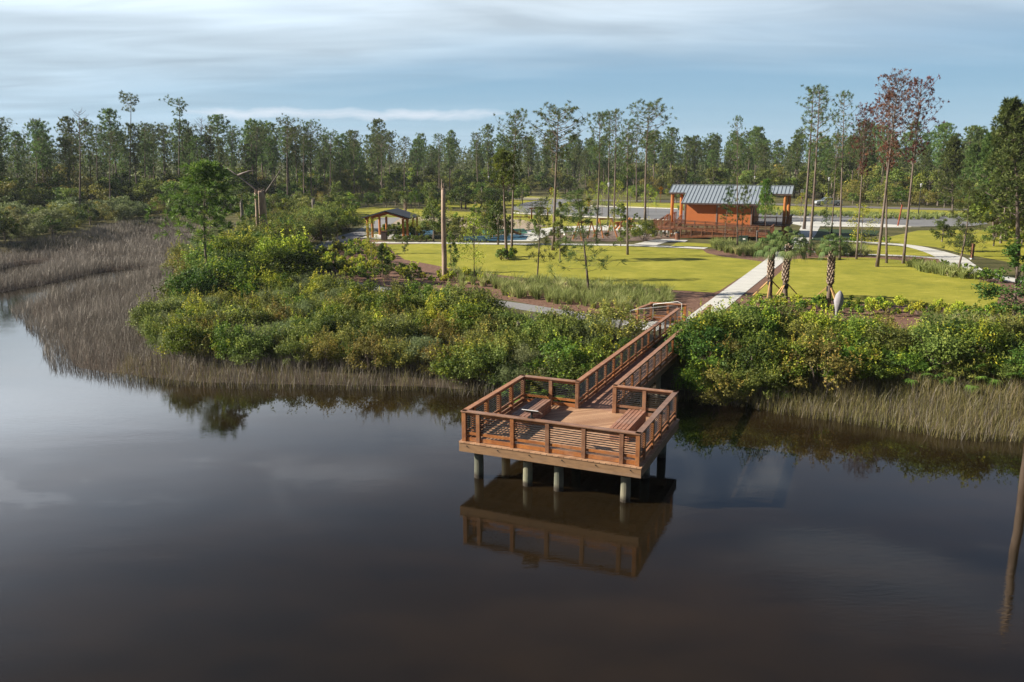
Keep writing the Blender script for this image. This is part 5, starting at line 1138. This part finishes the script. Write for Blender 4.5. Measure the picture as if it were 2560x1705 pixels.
# ------------------------------------------------------------------ scattering helpers
def scatter(poly, n, mind, g, tries=40):
    P = np.array(poly); lo, hi = P.min(0), P.max(0); out = []; cand = g.uniform(lo, hi, (n * tries, 2)); cand = cand[inside(cand, poly)]
    cell = {}
    for c in cand:
        k = (int(c[0] // mind), int(c[1] // mind)); ok = True
        for i in (-1, 0, 1):
            for j in (-1, 0, 1):
                for q in cell.get((k[0] + i, k[1] + j), ()):
                    if (q[0] - c[0]) ** 2 + (q[1] - c[1]) ** 2 < mind * mind: ok = False
        if ok:
            cell.setdefault(k, []).append(c); out.append(c)
            if len(out) >= n: break
    return out
gg = np.random.default_rng(11)
LBL = {'bush': 'bright leafy shrub', 'bush_dark': 'dark dense shrub', 'bush_yellow': 'yellow-green shrub', 'bush_olive': 'olive fine-leaved shrub',
       'bush_mid': 'mid green shrub', 'bush_grey': 'grey-green wispy shrub', 'palmetto': 'green-fanned palmetto'}
def spot(c, P, marks):
    """words for where a plant stands inside its patch"""
    y = [q[1] for q in P]; d = np.array(P); a = np.arctan2(d[:, 0], d[:, 1]); t = (math.atan2(c[0], c[1]) - a.min()) / (a.max() - a.min()); m = marks[min(len(marks) - 1, int(t * len(marks)))]
    near = sum(1 for q in P if abs(math.atan2(q[0], q[1]) - math.atan2(c[0], c[1])) < 0.06 and q[1] < c[1]); tot = max(1, sum(1 for q in P if abs(math.atan2(q[0], q[1]) - math.atan2(c[0], c[1])) < 0.06))
    row = ['front', 'middle', 'back'][min(2, int(3 * near / tot))]
    return f"{row} row {m}"
def size_word(h, lo, hi): t = (h - lo) / (hi - lo); return 'low' if t < 0.33 else ('medium' if t < 0.67 else 'tall')
def thicket(poly, n, mind, kinds, where, hr=(1.5, 2.7), hscale=None, marks=None):
    pts = scatter(poly, n, mind, gg)
    for c in pts:
        kd = rnd.choice(kinds); h = rnd.uniform(*hr)
        if hscale: h *= hscale(c)
        base = LBL[kd].replace(' in the thicket', '')
        lb = f"{size_word(h, *hr)} {base}, {spot(c, pts, marks)}, {where}" if marks else f"{size_word(h, *hr)} {base} {where}"
        if kd == 'palmetto': lb = lb.split(' ', 1)[1]
        if kd == 'palmetto': plant('palmetto', fan_mesh('palmetto', 1.0, 16, 0.75, 'palmetto', rnd.randrange(3)), c, 1.1, lb, 'palmetto', 'palmettos ' + where, z=gz(*c) + 0.1, parts=('stems', 'fans'))
        else: plant('shrub', broad_mesh(kd, rnd.randrange(2)), c, h, lb, 'shrub', f"{kd.replace('bush_', '').replace('bush', 'bright')} shrubs {where}", z=gz(*c) - 0.05, wide=rnd.uniform(0.9, 1.25), parts=('stems', 'foliage'))
TL = PD([(352, 790), (362, 740), (440, 690), (520, 660), (640, 665), (740, 690), (860, 735), (1000, 740), (1130, 775), (1290, 803), (1400, 800), (1445, 830), (1380, 868), (1290, 880), (1150, 868), (1000, 838), (800, 828), (560, 812), (420, 808)], 0.8)
thicket(TL, 190, 1.12, ['bush', 'bush_yellow', 'bush_olive', 'bush_mid', 'bush_mid', 'bush_dark', 'bush_olive', 'bush_grey'], 'left thicket', (1.0, 2.35), marks=('left end', 'under dead trunks', 'left of centre', 'under pole trunk', 'right of centre', 'right end', 'by gangway'))
thicket(PD([(352, 790), (362, 745), (440, 735), (560, 780), (700, 800), (560, 815), (420, 812)], 0.5), 22, 1.3, ['bush_grey', 'bush_grey', 'bush_mid'], 'beside the left marsh', (1.7, 2.5))
thicket(PD([(440, 690), (470, 640), (540, 610), (620, 600), (680, 640), (720, 670), (600, 680), (500, 690)], 1.1), 34, 1.35, ['bush_dark', 'bush_dark', 'bush', 'bush_mid', 'bush_yellow'], 'dead trunk mound', (2.2, 3.6), marks=('left part', 'centre', 'right part'))
thicket(PD([(400, 620), (430, 570), (520, 560), (540, 600), (470, 650), (420, 665)], 0.7), 16, 1.5, ['bush_grey', 'bush_olive', 'bush_mid'], 'behind the young marsh-edge pine', (1.6, 2.8))
thicket(PD([(560, 560), (620, 530), (720, 525), (820, 528), (760, 550), (680, 575), (640, 600), (580, 590)], 1.3), 34, 1.7, ['bush_dark', 'bush', 'bush_mid', 'bush_mid'], 'left of gravel path', (2.2, 3.6), marks=('left part', 'centre', 'right part'))
TR = PD([(1600, 830), (1625, 796), (1750, 794), (1900, 802), (2000, 808), (2120, 815), (2354, 830), (2500, 850), (2500, 905), (2354, 892), (2200, 880), (2000, 868), (1800, 868), (1660, 876), (1605, 866)], 1.1)
thicket(TR, 120, 1.12, ['bush', 'bush', 'bush_yellow', 'bush_mid', 'bush_mid', 'bush_dark', 'bush', 'bush_olive'], 'right thicket', (1.1, 2.5), marks=('by gangway', 'below the palms', 'by bleached stump', 'centre', 'right part', 'right end'))
thicket(PD([(1605, 880), (1700, 868), (1900, 872), (2100, 880), (2354, 905), (2354, 925), (2100, 900), (1900, 892), (1700, 892)], 0.6), 26, 1.3, ['palmetto'], 'right bank', marks=('left part', 'centre', 'right part'))
thicket(PD([(1120, 870), (1250, 850), (1400, 850), (1440, 870), (1330, 900), (1180, 895)], 0.4), 20, 1.15, ['palmetto'], 'bank left of gangway', marks=('left part', 'centre', 'right part'))
thicket(PD([(1060, 770), (1400, 790), (1420, 830), (1100, 850)], 0.7), 10, 2.4, ['palmetto'], 'inside the left thicket')

thicket(PD([(850, 718), (1000, 724), (1100, 748), (1150, 772), (1130, 782), (1000, 748), (860, 738)], 1.1), 20, 1.1, ['bush', 'bush_yellow', 'bush_mid'], 'beside the gravel path', (1.7, 2.5), marks=('left part', 'centre', 'right part'))
# small bed planting
KN = {'small': 'green shrub', 'small_yellow': 'yellowish shrub', 'small_dark': 'dark green shrub'}
MK5 = ('far left', 'left part', 'centre', 'right part', 'far right')
def small_row(poly, n, mind, kinds, label, group, hr):
    pts = scatter(poly, n, mind, gg)
    for c in pts:
        kd = rnd.choice(kinds); h = rnd.uniform(*hr); plant('bed_shrub', broad_mesh(kd, rnd.randrange(2)), c, h, f"{size_word(h, *hr)} {KN[kd]} {spot(c, pts, MK5)}, {label}", 'small shrub', group, z=G, parts=('stems', 'foliage'))
small_row(PD([(700, 610), (740, 580), (830, 560), (885, 575), (900, 610), (1000, 635), (1100, 640), (1120, 660), (1000, 655), (860, 645), (740, 636)]), 120, 0.85, ['small', 'small_yellow', 'small_yellow', 'small_dark'], 'left mulch bed', 'small shrubs in the left mulch bed', (0.55, 1.05))
small_row(PD([(1740, 696), (1900, 702), (2100, 712), (2290, 722), (2290, 742), (2100, 732), (1900, 722), (1740, 712)]), 44, 0.9, ['small', 'small_yellow'], 'right mulch strip', 'small shrubs before the right lawn', (0.5, 0.95))
small_row(PD([(2080, 608), (2180, 620), (2250, 632), (2300, 650), (2250, 650), (2150, 628)]), 26, 1.1, ['small', 'small_dark'], 'curved walk bed', 'small shrubs by the curved walk', (0.6, 1.1))
small_row(PD([(880, 532), (960, 528), (975, 545), (890, 548)]), 14, 1.0, ['small_dark', 'small'], 'behind picnic shelter', 'small shrubs behind the shelter', (0.9, 1.5))
small_row(PD([(905, 553), (985, 553), (985, 557), (905, 557)]), 16, 0.7, ['small_dark'], 'shelter hedge', 'low hedge before the shelter', (0.7, 0.9))
small_row(PD([(1900, 553), (2050, 557), (2060, 560), (1900, 557)]), 10, 1.2, ['small', 'small_dark'], 'concrete plaza bed', 'small shrubs by the plaza', (0.6, 0.9))
small_row(PD([(1150, 590), (1180, 590), (1178, 600), (1150, 600)]), 5, 0.7, ['small', 'small_dark'], 'under twin pines', 'bushes at the twin pines', (0.8, 1.2))

# ------------------------------------------------------------------ grasses and rushes (each one uncountable mass)
def fnoise(x, y, s, seed):
    g = np.random.default_rng(seed); v = 0
    for i in range(6):
        a = g.uniform(0, 2 * PI); f = s * g.uniform(0.5, 2.0); v = v + np.sin((x * math.cos(a) + y * math.sin(a)) * f + g.uniform(0, 6.28))
    return v / 6
def blades(name, X, Y, Z, Hh, W, lean_a, lean_m, mname, tint):
    n = len(X); a = rng.uniform(0, 2 * PI, n); s = np.stack([np.cos(a), np.sin(a), np.zeros(n)], 1) * W[:, None]
    base = np.stack([X, Y, Z], 1); ld = np.stack([np.cos(lean_a), np.sin(lean_a), np.zeros(n)], 1)
    mid = base + ld * (lean_m * Hh * 0.35)[:, None]; mid[:, 2] += Hh * 0.55
    tip = base + ld * (lean_m * Hh)[:, None]; tip[:, 2] += Hh * (1 - 0.25 * lean_m)
    V = np.stack([base - s, base + s, mid + s * 0.8, mid - s * 0.8, tip + s * 0.1, tip - s * 0.1], 1).reshape(-1, 3)
    k = np.arange(n)[:, None] * 6; Fq = np.concatenate([k + np.array([[0, 1, 2, 3]]), k + np.array([[3, 2, 4, 5]])], 1).reshape(-1, 4)
    me = np_mesh(name, V, Fq, M[mname], np.repeat(tint, 2)); return tag(link(name, me), kind='stuff')
# marsh rushes
cx = []
for (x0, x1, y0, y1, dn) in ((9, 45, 26, 50, 190), (-70, 45, 28, 55, 135), (-80, 30, 55, 85, 90), (-95, 0, 85, 125, 46), (-120, -10, 125, 170, 22)):
    m = int((x1 - x0) * (y1 - y0) * dn * 0.5); cx.append(rng.uniform((x0, y0), (x1, y1), (m, 2)))
C = np.vstack(cx); bnd = max(x for x, y in shore if -50 < x < 60)
hzv, tt, dl, du, dc = height(C)
vis = np.abs(C[:, 0]) < C[:, 1] * 0.68 + 4
jit = fnoise(C[:, 0], C[:, 1], 0.9, 5) * 0.5
ok = (dl > -0.25 + jit * 0.9) & (dl > -0.8) & (du < 1.2) & (dc > 0.1) & vis
ok &= ~((np.hypot(C[:, 0] - (PX0 + 5), 0 * C[:, 1]) < 0))
# keep the channel under the gangway thinner
gv = (C - np.array([PX0, PY0])); gu = gv @ e2; gn = gv @ n2_
ok &= ~((gu > GX1 - 0.3) & (gu < GX2 + 0.3) & (gn < PD_ + GL))
C = C[ok]; hzv = hzv[ok]; dl = dl[ok]; dc = dc[ok]; gu = gu[ok]; tt = tt[ok]
right = gu > 3.2; leftm = ~right & ((C[:, 0] < -14) | (dl > 4))
n = len(C); fl = fnoise(C[:, 0], C[:, 1], 0.35, 3); fl2 = fnoise(C[:, 0], C[:, 1], 1.3, 4)
Hh = (0.82 + 0.22 * fl + 0.20 * fl2) * rng.uniform(0.65, 1.25, n) * np.where(tt > 0.5, 0.8, 1.0) * np.where(right, 0.95, 1.0)
Hh *= np.clip(0.75 + dl * 0.25, 0.75, 1)
band = np.sin(dc * 0.75 + fl * 1.5) * np.exp(-np.maximum(dc, 0) / 22); Hh *= np.where(C[:, 0] < -12, 1 + 0.22 * band, 1)
W = 0.0055 * np.maximum(1, C[:, 1] / 34) * rng.uniform(0.8, 1.4, n)
la = fnoise(C[:, 0], C[:, 1], 0.25, 9) * 2.0 + rng.normal(0, 1.9, n); lm = np.clip(rng.normal(0.30, 0.20, n), 0.02, 0.9)
tint = np.clip(0.42 + 0.20 * fl2 + 0.16 * fl + np.where(C[:, 0] < -12, 0.16 * band, 0) + rng.normal(0, 0.20, n), 0, 1)
near = (C[:, 1] < 62) & ((right) | (dl < 2.2) & (C[:, 0] > -20)) & (rng.uniform(0, 1, n) < np.where(right, 0.8, 0.45))
for sel, nm, mt in ((~near, 'marsh_rushes', 'reed'), (near, 'bank_cordgrass', 'reed_green')):
    blades(nm, C[sel, 0], C[sel, 1], np.maximum(hzv[sel], -0.25) - 0.02, Hh[sel], W[sel], la[sel], lm[sel], mt, tint[sel])
# ornamental grass clumps
def clump_grass(name, polys, mname, hb, nb, mind, spread=0.5, z=G, wdt=0.012):
    P = []
    for poly, n in polys: P += list(scatter(poly, n, mind, gg))
    P = np.array(P); k = len(P); c = np.repeat(P, nb, 0); n = len(c); a = rng.uniform(0, 2 * PI, n); ra = np.abs(rng.normal(0, 0.10, n))
    hh = np.repeat(rng.uniform(0.75, 1.2, k), nb) * hb * rng.uniform(0.55, 1.1, n)
    tn = np.clip(np.repeat(rng.normal(0.45, 0.2, k), nb) + rng.normal(0, 0.15, n), 0, 1)
    W = wdt * np.maximum(1, c[:, 1] / 45) * rng.uniform(0.8, 1.3, n)
    return blades(name, c[:, 0] + np.cos(a) * ra, c[:, 1] + np.sin(a) * ra, np.full(n, z), hh, W, a, np.clip(rng.normal(spread, 0.2, n), 0.02, 1.1), mname, tn)
clump_grass('ornamental_grass', [(PD([(1130, 655), (1250, 650), (1400, 662), (1530, 672), (1545, 700), (1480, 722), (1380, 712), (1250, 695), (1160, 680)]), 200),
    (PD([(1030, 630), (1130, 640), (1150, 665), (1060, 665)]), 14), (PD([(1640, 560), (1740, 572), (1770, 590), (1700, 588), (1640, 575)]), 90),
    (PD([(2090, 612), (2200, 628), (2260, 645), (2200, 640), (2100, 622)]), 40), (PD([(2110, 745), (2230, 742), (2330, 760), (2300, 785), (2130, 775)]), 70),
    (PD([(1880, 575), (1980, 575), (1990, 588), (1880, 588)]), 36), (PD([(930, 515), (1050, 522), (1050, 532), (930, 528)]), 60)], 'grass_clump', 0.95, 80, 0.72)
clump_grass('verge_grass', [(PD([(1620, 492), (1900, 498), (2060, 505), (2160, 505), (2160, 500), (1900, 492), (1620, 486)]), 200), (PD([(2070, 494), (2230, 498), (2230, 502), (2070, 500)]), 30),
    (PD([(1560, 478), (1640, 480), (1640, 488), (1560, 486)]), 40)], 'grass_clump', 0.9, 50, 1.0)

# ------------------------------------------------------------------ woods round the park
front = [(-900, 520), (-400, 512), (0, 500), (200, 490), (430, 478), (560, 472), (700, 464), (1000, 449), (1250, 444), (1500, 445), (1850, 456), (2000, 463), (2150, 472), (2354, 477), (2900, 486), (3600, 496)]
fw = np.array(PD(front)); fang = np.arctan2(fw[:, 0], fw[:, 1]); frad = np.hypot(fw[:, 0], fw[:, 1])
def behind(C): a = np.arctan2(C[:, 0], C[:, 1]); return np.hypot(C[:, 0], C[:, 1]) - np.interp(a, fang, frad), a
def ring(n, r0, r1, mind, g, amax=0.62):
    out = []; cell = {}
    while len(out) < n:
        a = g.uniform(-amax, amax); q = np.interp(a, fang, frad) + r0 + (r1 - r0) * g.random(); c = np.array([math.sin(a) * q, math.cos(a) * q])
        k = (int(c[0] // mind), int(c[1] // mind)); ok = True
        for i in (-1, 0, 1):
            for j in (-1, 0, 1):
                for p in cell.get((k[0] + i, k[1] + j), ()):
                    if (p[0] - c[0]) ** 2 + (p[1] - c[1]) ** 2 < mind * mind: ok = False
        if ok or g.random() < 0.02: cell.setdefault(k, []).append(c); out.append(c)
    return out
ga = np.random.default_rng(21)
WM = [(0, 'left of the tuft-topped pines'), (250, 'around the first tuft-topped pine'), (360, 'around the second tuft-topped pine'), (480, 'above the marsh-edge pine'), (600, 'above the pale dead trunks'), (740, 'left of the picnic shelter'),
      (860, 'above the picnic shelter'), (980, 'above the pole trunk'), (1080, 'left of the twin lawn pines'), (1170, 'behind the twin lawn pines'), (1290, 'behind the broad lawn pine'), (1420, 'behind the black lamp'), (1520, 'left of the orange building'),
      (1600, 'above left roof half'), (1720, 'above right roof half'), (1830, 'behind the green-tufted tall pines'), (1930, 'behind the right palm'), (2020, 'behind the red dying pines'), (2140, 'right of the dying pines'), (2240, 'near the right edge')]
def mark(c):
    px = (1280 + F_PX * c[0] / (c[1] * _c + 2)) / K; m = WM[0][1]
    for x, t in WM:
        if px >= x: m = t
    return m
def wood_row(c): d, _ = behind(np.array([c])); return 'front row' if d[0] < 20 else ('second row' if d[0] < 42 else 'back rows')
def side(c): x = c[0] / c[1]; return 'on the left' if x < -0.25 else ('in the middle' if x < 0.2 else 'on the right')
# individual skyline pines of the left wood
sk = [(5, 478, 270, 'tall'), (85, 475, 273, 'tall'), (182, 505, 250, 'bare'), (158, 480, 305, 'sparse'), (225, 478, 288, 'tall'), (262, 470, 302, 'wide'), (297, 475, 214, 'topknot'), (335, 470, 282, 'tall'),
      (352, 468, 285, 'tall'), (378, 470, 290, 'wide'), (412, 475, 226, 'topknot'), (440, 470, 292, 'wide'), (463, 472, 268, 'bare'), (485, 470, 288, 'tall'), (532, 470, 288, 'tall'), (590, 470, 292, 'wide'),
      (662, 480, 275, 'wide'), (700, 478, 290, 'tall'), (716, 478, 283, 'wide'), (760, 468, 305, 'wide'), (815, 465, 300, 'tall'), (880, 462, 305, 'wide'), (255, 500, 300, 'sparse'), (40, 470, 320, 'tall'), (930, 458, 315, 'tall'),
      (1010, 455, 308, 'tall'), (1100, 452, 305, 'tall')]
for i, (x, yb, yt, kd) in enumerate(sk):
    nm = {'bare': 'bare leafless pine', 'topknot': 'tall pine with a one-sided top tuft', 'wide': 'broad-crowned pine', 'tall': 'slender tall pine', 'sparse': 'thin sparse pine'}[kd]
    fpine(kd, x * K, yb * K, x * K + rnd.uniform(-4, 4), yt * K, f"{nm} of the left skyline", i % 3, group=f'{nm}s of the left skyline')
for c in ring(235, 0, 62, 4.2, ga):
    h = ga.normal(15.2, 2.6); h = min(max(h, 9), 20.5)
    plant('pine_tree', pine_mesh('forest', int(ga.integers(5))), c, h, f"{size_word(h, 12.5, 18.5)} pine, far wood {wood_row(c)}, {mark(c)}", 'pine tree', f'pines at the front of the far wood {side(c)}', lean=(ga.normal(0, .02), 0), wide=ga.uniform(0.8, 1.2))
for c in ring(285, -6, 40, 3.2, ga):
    kd = ['under', 'under', 'under_dark', 'under_light', 'under_olive', 'under'][int(ga.integers(6))]
    nm = {'under': 'mid green tree', 'under_dark': 'dark evergreen tree', 'under_light': 'bright small tree', 'under_olive': 'olive bushy tree'}[kd]
    plant('understorey_tree', broad_mesh(kd, int(ga.integers(3))), c, ga.uniform(3.5, 9.0), f'{nm}, foot of far wood, {mark(c)}', 'tree', f'{nm}s under the far pines {side(c)}', wide=ga.uniform(0.9, 1.35))
# left wood between marsh and pines: bushes and trees at the marsh edge
def mass(poly, n, mind, kinds, where, hr, zz=None):
    pts = scatter(poly, n, mind, ga)
    for c in pts:
        kd = kinds[int(ga.integers(len(kinds)))]; h = ga.uniform(*hr)
        nm = {'under': 'green bushy tree', 'under_dark': 'dark bushy tree', 'under_light': 'bright bushy tree', 'under_olive': 'olive bushy tree', 'under_grey': 'grey-green wispy bush', 'bush_yellow': 'yellow-green bush'}[kd]
        plant('bushy_tree', broad_mesh(kd, int(ga.integers(3))), c, h, f'{size_word(h, *hr)} {nm}, {spot(c, pts, MK5)} {where}', 'bush', f'{nm}s {where}'.replace('bushs', 'bushes'), z=gz(*c), wide=ga.uniform(1.0, 1.4))
mass(PD([(-300, 562), (0, 560), (120, 548), (200, 526), (250, 512), (330, 503), (430, 498), (430, 490), (200, 500), (0, 515), (-300, 520)]), 84, 2.8, ['under_grey', 'under_grey', 'under_olive', 'under_dark', 'under_light'], 'of far marsh edge', (2.2, 4.2))
mass(PD([(-300, 515), (0, 510), (200, 497), (430, 488), (560, 490), (560, 475), (200, 485), (-300, 500)]), 60, 3.2, ['under', 'under_dark', 'under_olive', 'under'], 'behind left marsh', (3.5, 6.5))
mass(PD([(560, 520), (640, 510), (780, 505), (820, 500), (800, 488), (700, 485), (560, 492)]), 34, 3.0, ['under', 'under_light', 'under_dark', 'under_olive'], 'behind gravel path', (2.6, 5.0))
mass(PD([(790, 484), (900, 474), (1040, 470), (1100, 466), (1100, 462), (900, 466), (780, 474)]), 34, 2.8, ['under_dark', 'under', 'under_light'], 'of shelter hedge', (2.4, 3.6))
mass(PD([(2130, 560), (2200, 550), (2300, 545), (2500, 540), (2700, 560), (2700, 640), (2354, 600), (2300, 590), (2230, 585), (2160, 575)]), 30, 2.2, ['under', 'under_light', 'under_dark'], 'beside curved walk', (1.8, 3.6))
mass(PD([(2260, 545), (2354, 530), (2700, 530), (2700, 600), (2400, 590), (2300, 565)]), 36, 2.4, ['under_light', 'under_light', 'under'], 'at right edge', (6.0, 10.5))
mass(PD([(880, 472), (1180, 459), (1230, 462), (1180, 474), (1000, 486), (900, 484)]), 30, 2.6, ['under', 'under_light', 'under_dark'], 'left of road bend', (2.5, 5.5))
mass(PD([(960, 540), (1000, 532), (1060, 538), (1150, 530), (1150, 545), (1060, 552), (985, 552)]), 9, 2.4, ['under_light', 'under_olive', 'under'], 'beside blue play surface', (2.0, 3.6))
mass(PD([(1440, 462), (1560, 468), (1640, 470), (1640, 464), (1440, 456)]), 14, 3.0, ['under_light', 'under'], 'across road, left', (3, 5))
mass(PD([(1940, 471), (2150, 477), (2354, 484), (2500, 487), (2500, 478), (2354, 474), (2150, 468), (1940, 463)]), 40, 3.0, ['under', 'under_dark', 'under_light', 'under_olive'], 'across road, right', (2.5, 5.5))
for k, (x, yb, yt) in enumerate(((2190, 500, 315), (2240, 505, 330), (2290, 515, 300), (2330, 540, 270), (2360, 560, 240), (2300, 530, 335), (2390, 560, 215))):
    fpine('full', x * K, yb * K, x * K, yt * K, ['dense pine behind the right car park end', 'darker dense pine behind the right car park end', 'dense pine left of the right edge group', 'taller dense pine near the right edge', 'tallest dense pine at the right edge, behind the leafy trees', 'lower dense pine within the right edge group', 'dense pine cut off by the right border'][k], k % 3, wide=0.85)
# far wood beyond the nearest few hundred trees: one mass
def far_mass():
    g = np.random.default_rng(5); V = []; Fq = []; T = []; n0 = 0; TV = []; TF = []; tn = 0
    for c in ring(1500, 62, 520, 3.0, g, 0.60):
        h = g.normal(14.6, 2.3); r0 = 0.10; k = 4; b = len(TV)
        ang = np.arange(3) * 2.09
        for z, rr in ((0, r0), (h * 0.9, r0 * 0.4)):
            for a in ang: TV.append((c[0] + math.cos(a) * rr, c[1] + math.sin(a) * rr, G + z))
        for j in range(3): TF.append((b + j, b + (j + 1) % 3, b + 3 + (j + 1) % 3, b + 3 + j))
        m = 30; u = g.random(m); z = h * (0.36 + 0.64 * u); rad = 2.0 * np.sin(PI * (0.15 + 0.8 * u)) * np.sqrt(g.random(m)); a = g.uniform(0, 2 * PI, m)
        cc = np.stack([c[0] + np.cos(a) * rad, c[1] + np.sin(a) * rad, G + z], 1)
        v, f = tufts(cc, np.tile([0, 0, 1.0], (m, 1)), 4, 0.95, 0.13, g, 1.0); V.append(v); Fq.append(f + n0); n0 += len(v); T.append(clumps_tint(g, m, 4))
    for c in ring(1700, 26, 420, 3.0, g, 0.60):
        h = g.uniform(5, 11); m = 90; o = unit(g.normal(size=(m, 3))); cc = o * np.array([2.6, 2.6, h * 0.45]) * g.uniform(0.6, 1.05, (m, 1)) + np.array([c[0], c[1], G + h * 0.5])
        v, f = leaf_quads(cc, o, 0.42, g, 0.55); V.append(v); Fq.append(f + n0); n0 += len(v); T.append(np.clip(g.normal(0.45, 0.15) + g.normal(0, .15, m), 0, 1))
    tag(link('far_wood', np_mesh('far_wood', np.vstack(V), np.vstack(Fq), M['needle_far'], np.concatenate(T))), kind='stuff')
    tag(link('far_wood_trunks', np_mesh('far_wood_trunks', TV, TF, M['bark_pale'])), kind='stuff')
far_mass()

# ------------------------------------------------------------------ air
hb = MB(); hb.box((0, 500, 20.5), (2400, 1240, 51)); hz_o = hb.build('haze', None) if False else None
me = bpy.data.meshes.new('haze'); me.from_pydata(hb.v, [], hb.f); hm = bpy.data.materials.new('haze_air'); hm.use_nodes = True; hn = hm.node_tree; hn.nodes.clear()
pvn = hn.nodes.new('ShaderNodeVolumePrincipled'); pvn.inputs['Color'].default_value = (0.80, 0.88, 1.0, 1); pvn.inputs['Density'].default_value = 0.00013; pvn.inputs['Anisotropy'].default_value = 0.2
oo = hn.nodes.new('ShaderNodeOutputMaterial'); hn.links.new(pvn.outputs[0], oo.inputs['Volume']); me.materials.append(hm); tag(link('haze', me), kind='stuff')

# ------------------------------------------------------------------ look-alikes that share a label are told apart by their place in the picture
ORD = ['leftmost', 'second', 'third', 'fourth', 'fifth', 'sixth', 'seventh', 'eighth', 'ninth', 'tenth', 'eleventh', 'twelfth', 'thirteenth', 'fourteenth', 'fifteenth', 'sixteenth', 'seventeenth', 'eighteenth']
NUM = {3: 'three', 4: 'four', 5: 'five', 6: 'six', 7: 'seven', 8: 'eight', 9: 'nine', 10: 'ten', 11: 'eleven', 12: 'twelve', 13: 'thirteen', 14: 'fourteen', 15: 'fifteen', 16: 'sixteen', 17: 'seventeen', 18: 'eighteen'}
same = {}
for o in bpy.data.objects:
    if o.parent is None and 'label' in o: same.setdefault(o['label'], []).append(o)
for lb, os_ in same.items():
    n = len(os_)
    if n < 2 or n > 18: continue
    os_.sort(key=lambda q: q.location.x / max(q.location.y, 1))
    for i, o in enumerate(os_):
        if n == 2: t = ['left of the two', 'right of the two'][i]
        elif i == n - 1: t = f'rightmost of {NUM[n]}'
        elif i == 0: t = f'leftmost of {NUM[n]}'
        else: t = f'{ORD[i]} of {NUM[n]} from left'
        o['label'] = f'{lb}, {t}'
for o in bpy.data.objects:                          # keep every label to sixteen words
    if o.parent is None and 'label' in o and len(o['label'].split()) > 16:
        t = o['label']
        for a_, b_ in ((' from left', ''), ('medium ', ''), ('broad-crowned pine', 'broad pine'), ('foot of far wood', 'wood edge'), ('far wood ', ''), ('the ', '')):
            if len(t.split()) > 16 and not (a_ == ' from left' and 'most of' in t): t = t.replace(a_, b_)
        o['label'] = t
        if len(t.split()) > 16: print('LONG', t)
_ls = {}
for o in bpy.data.objects:
    if o.parent is None and 'label' in o: _ls.setdefault(o['label'], []).append(o.name)
for k_, v_ in _ls.items():
    if len(v_) > 1: print('DUP', k_, v_[:4])
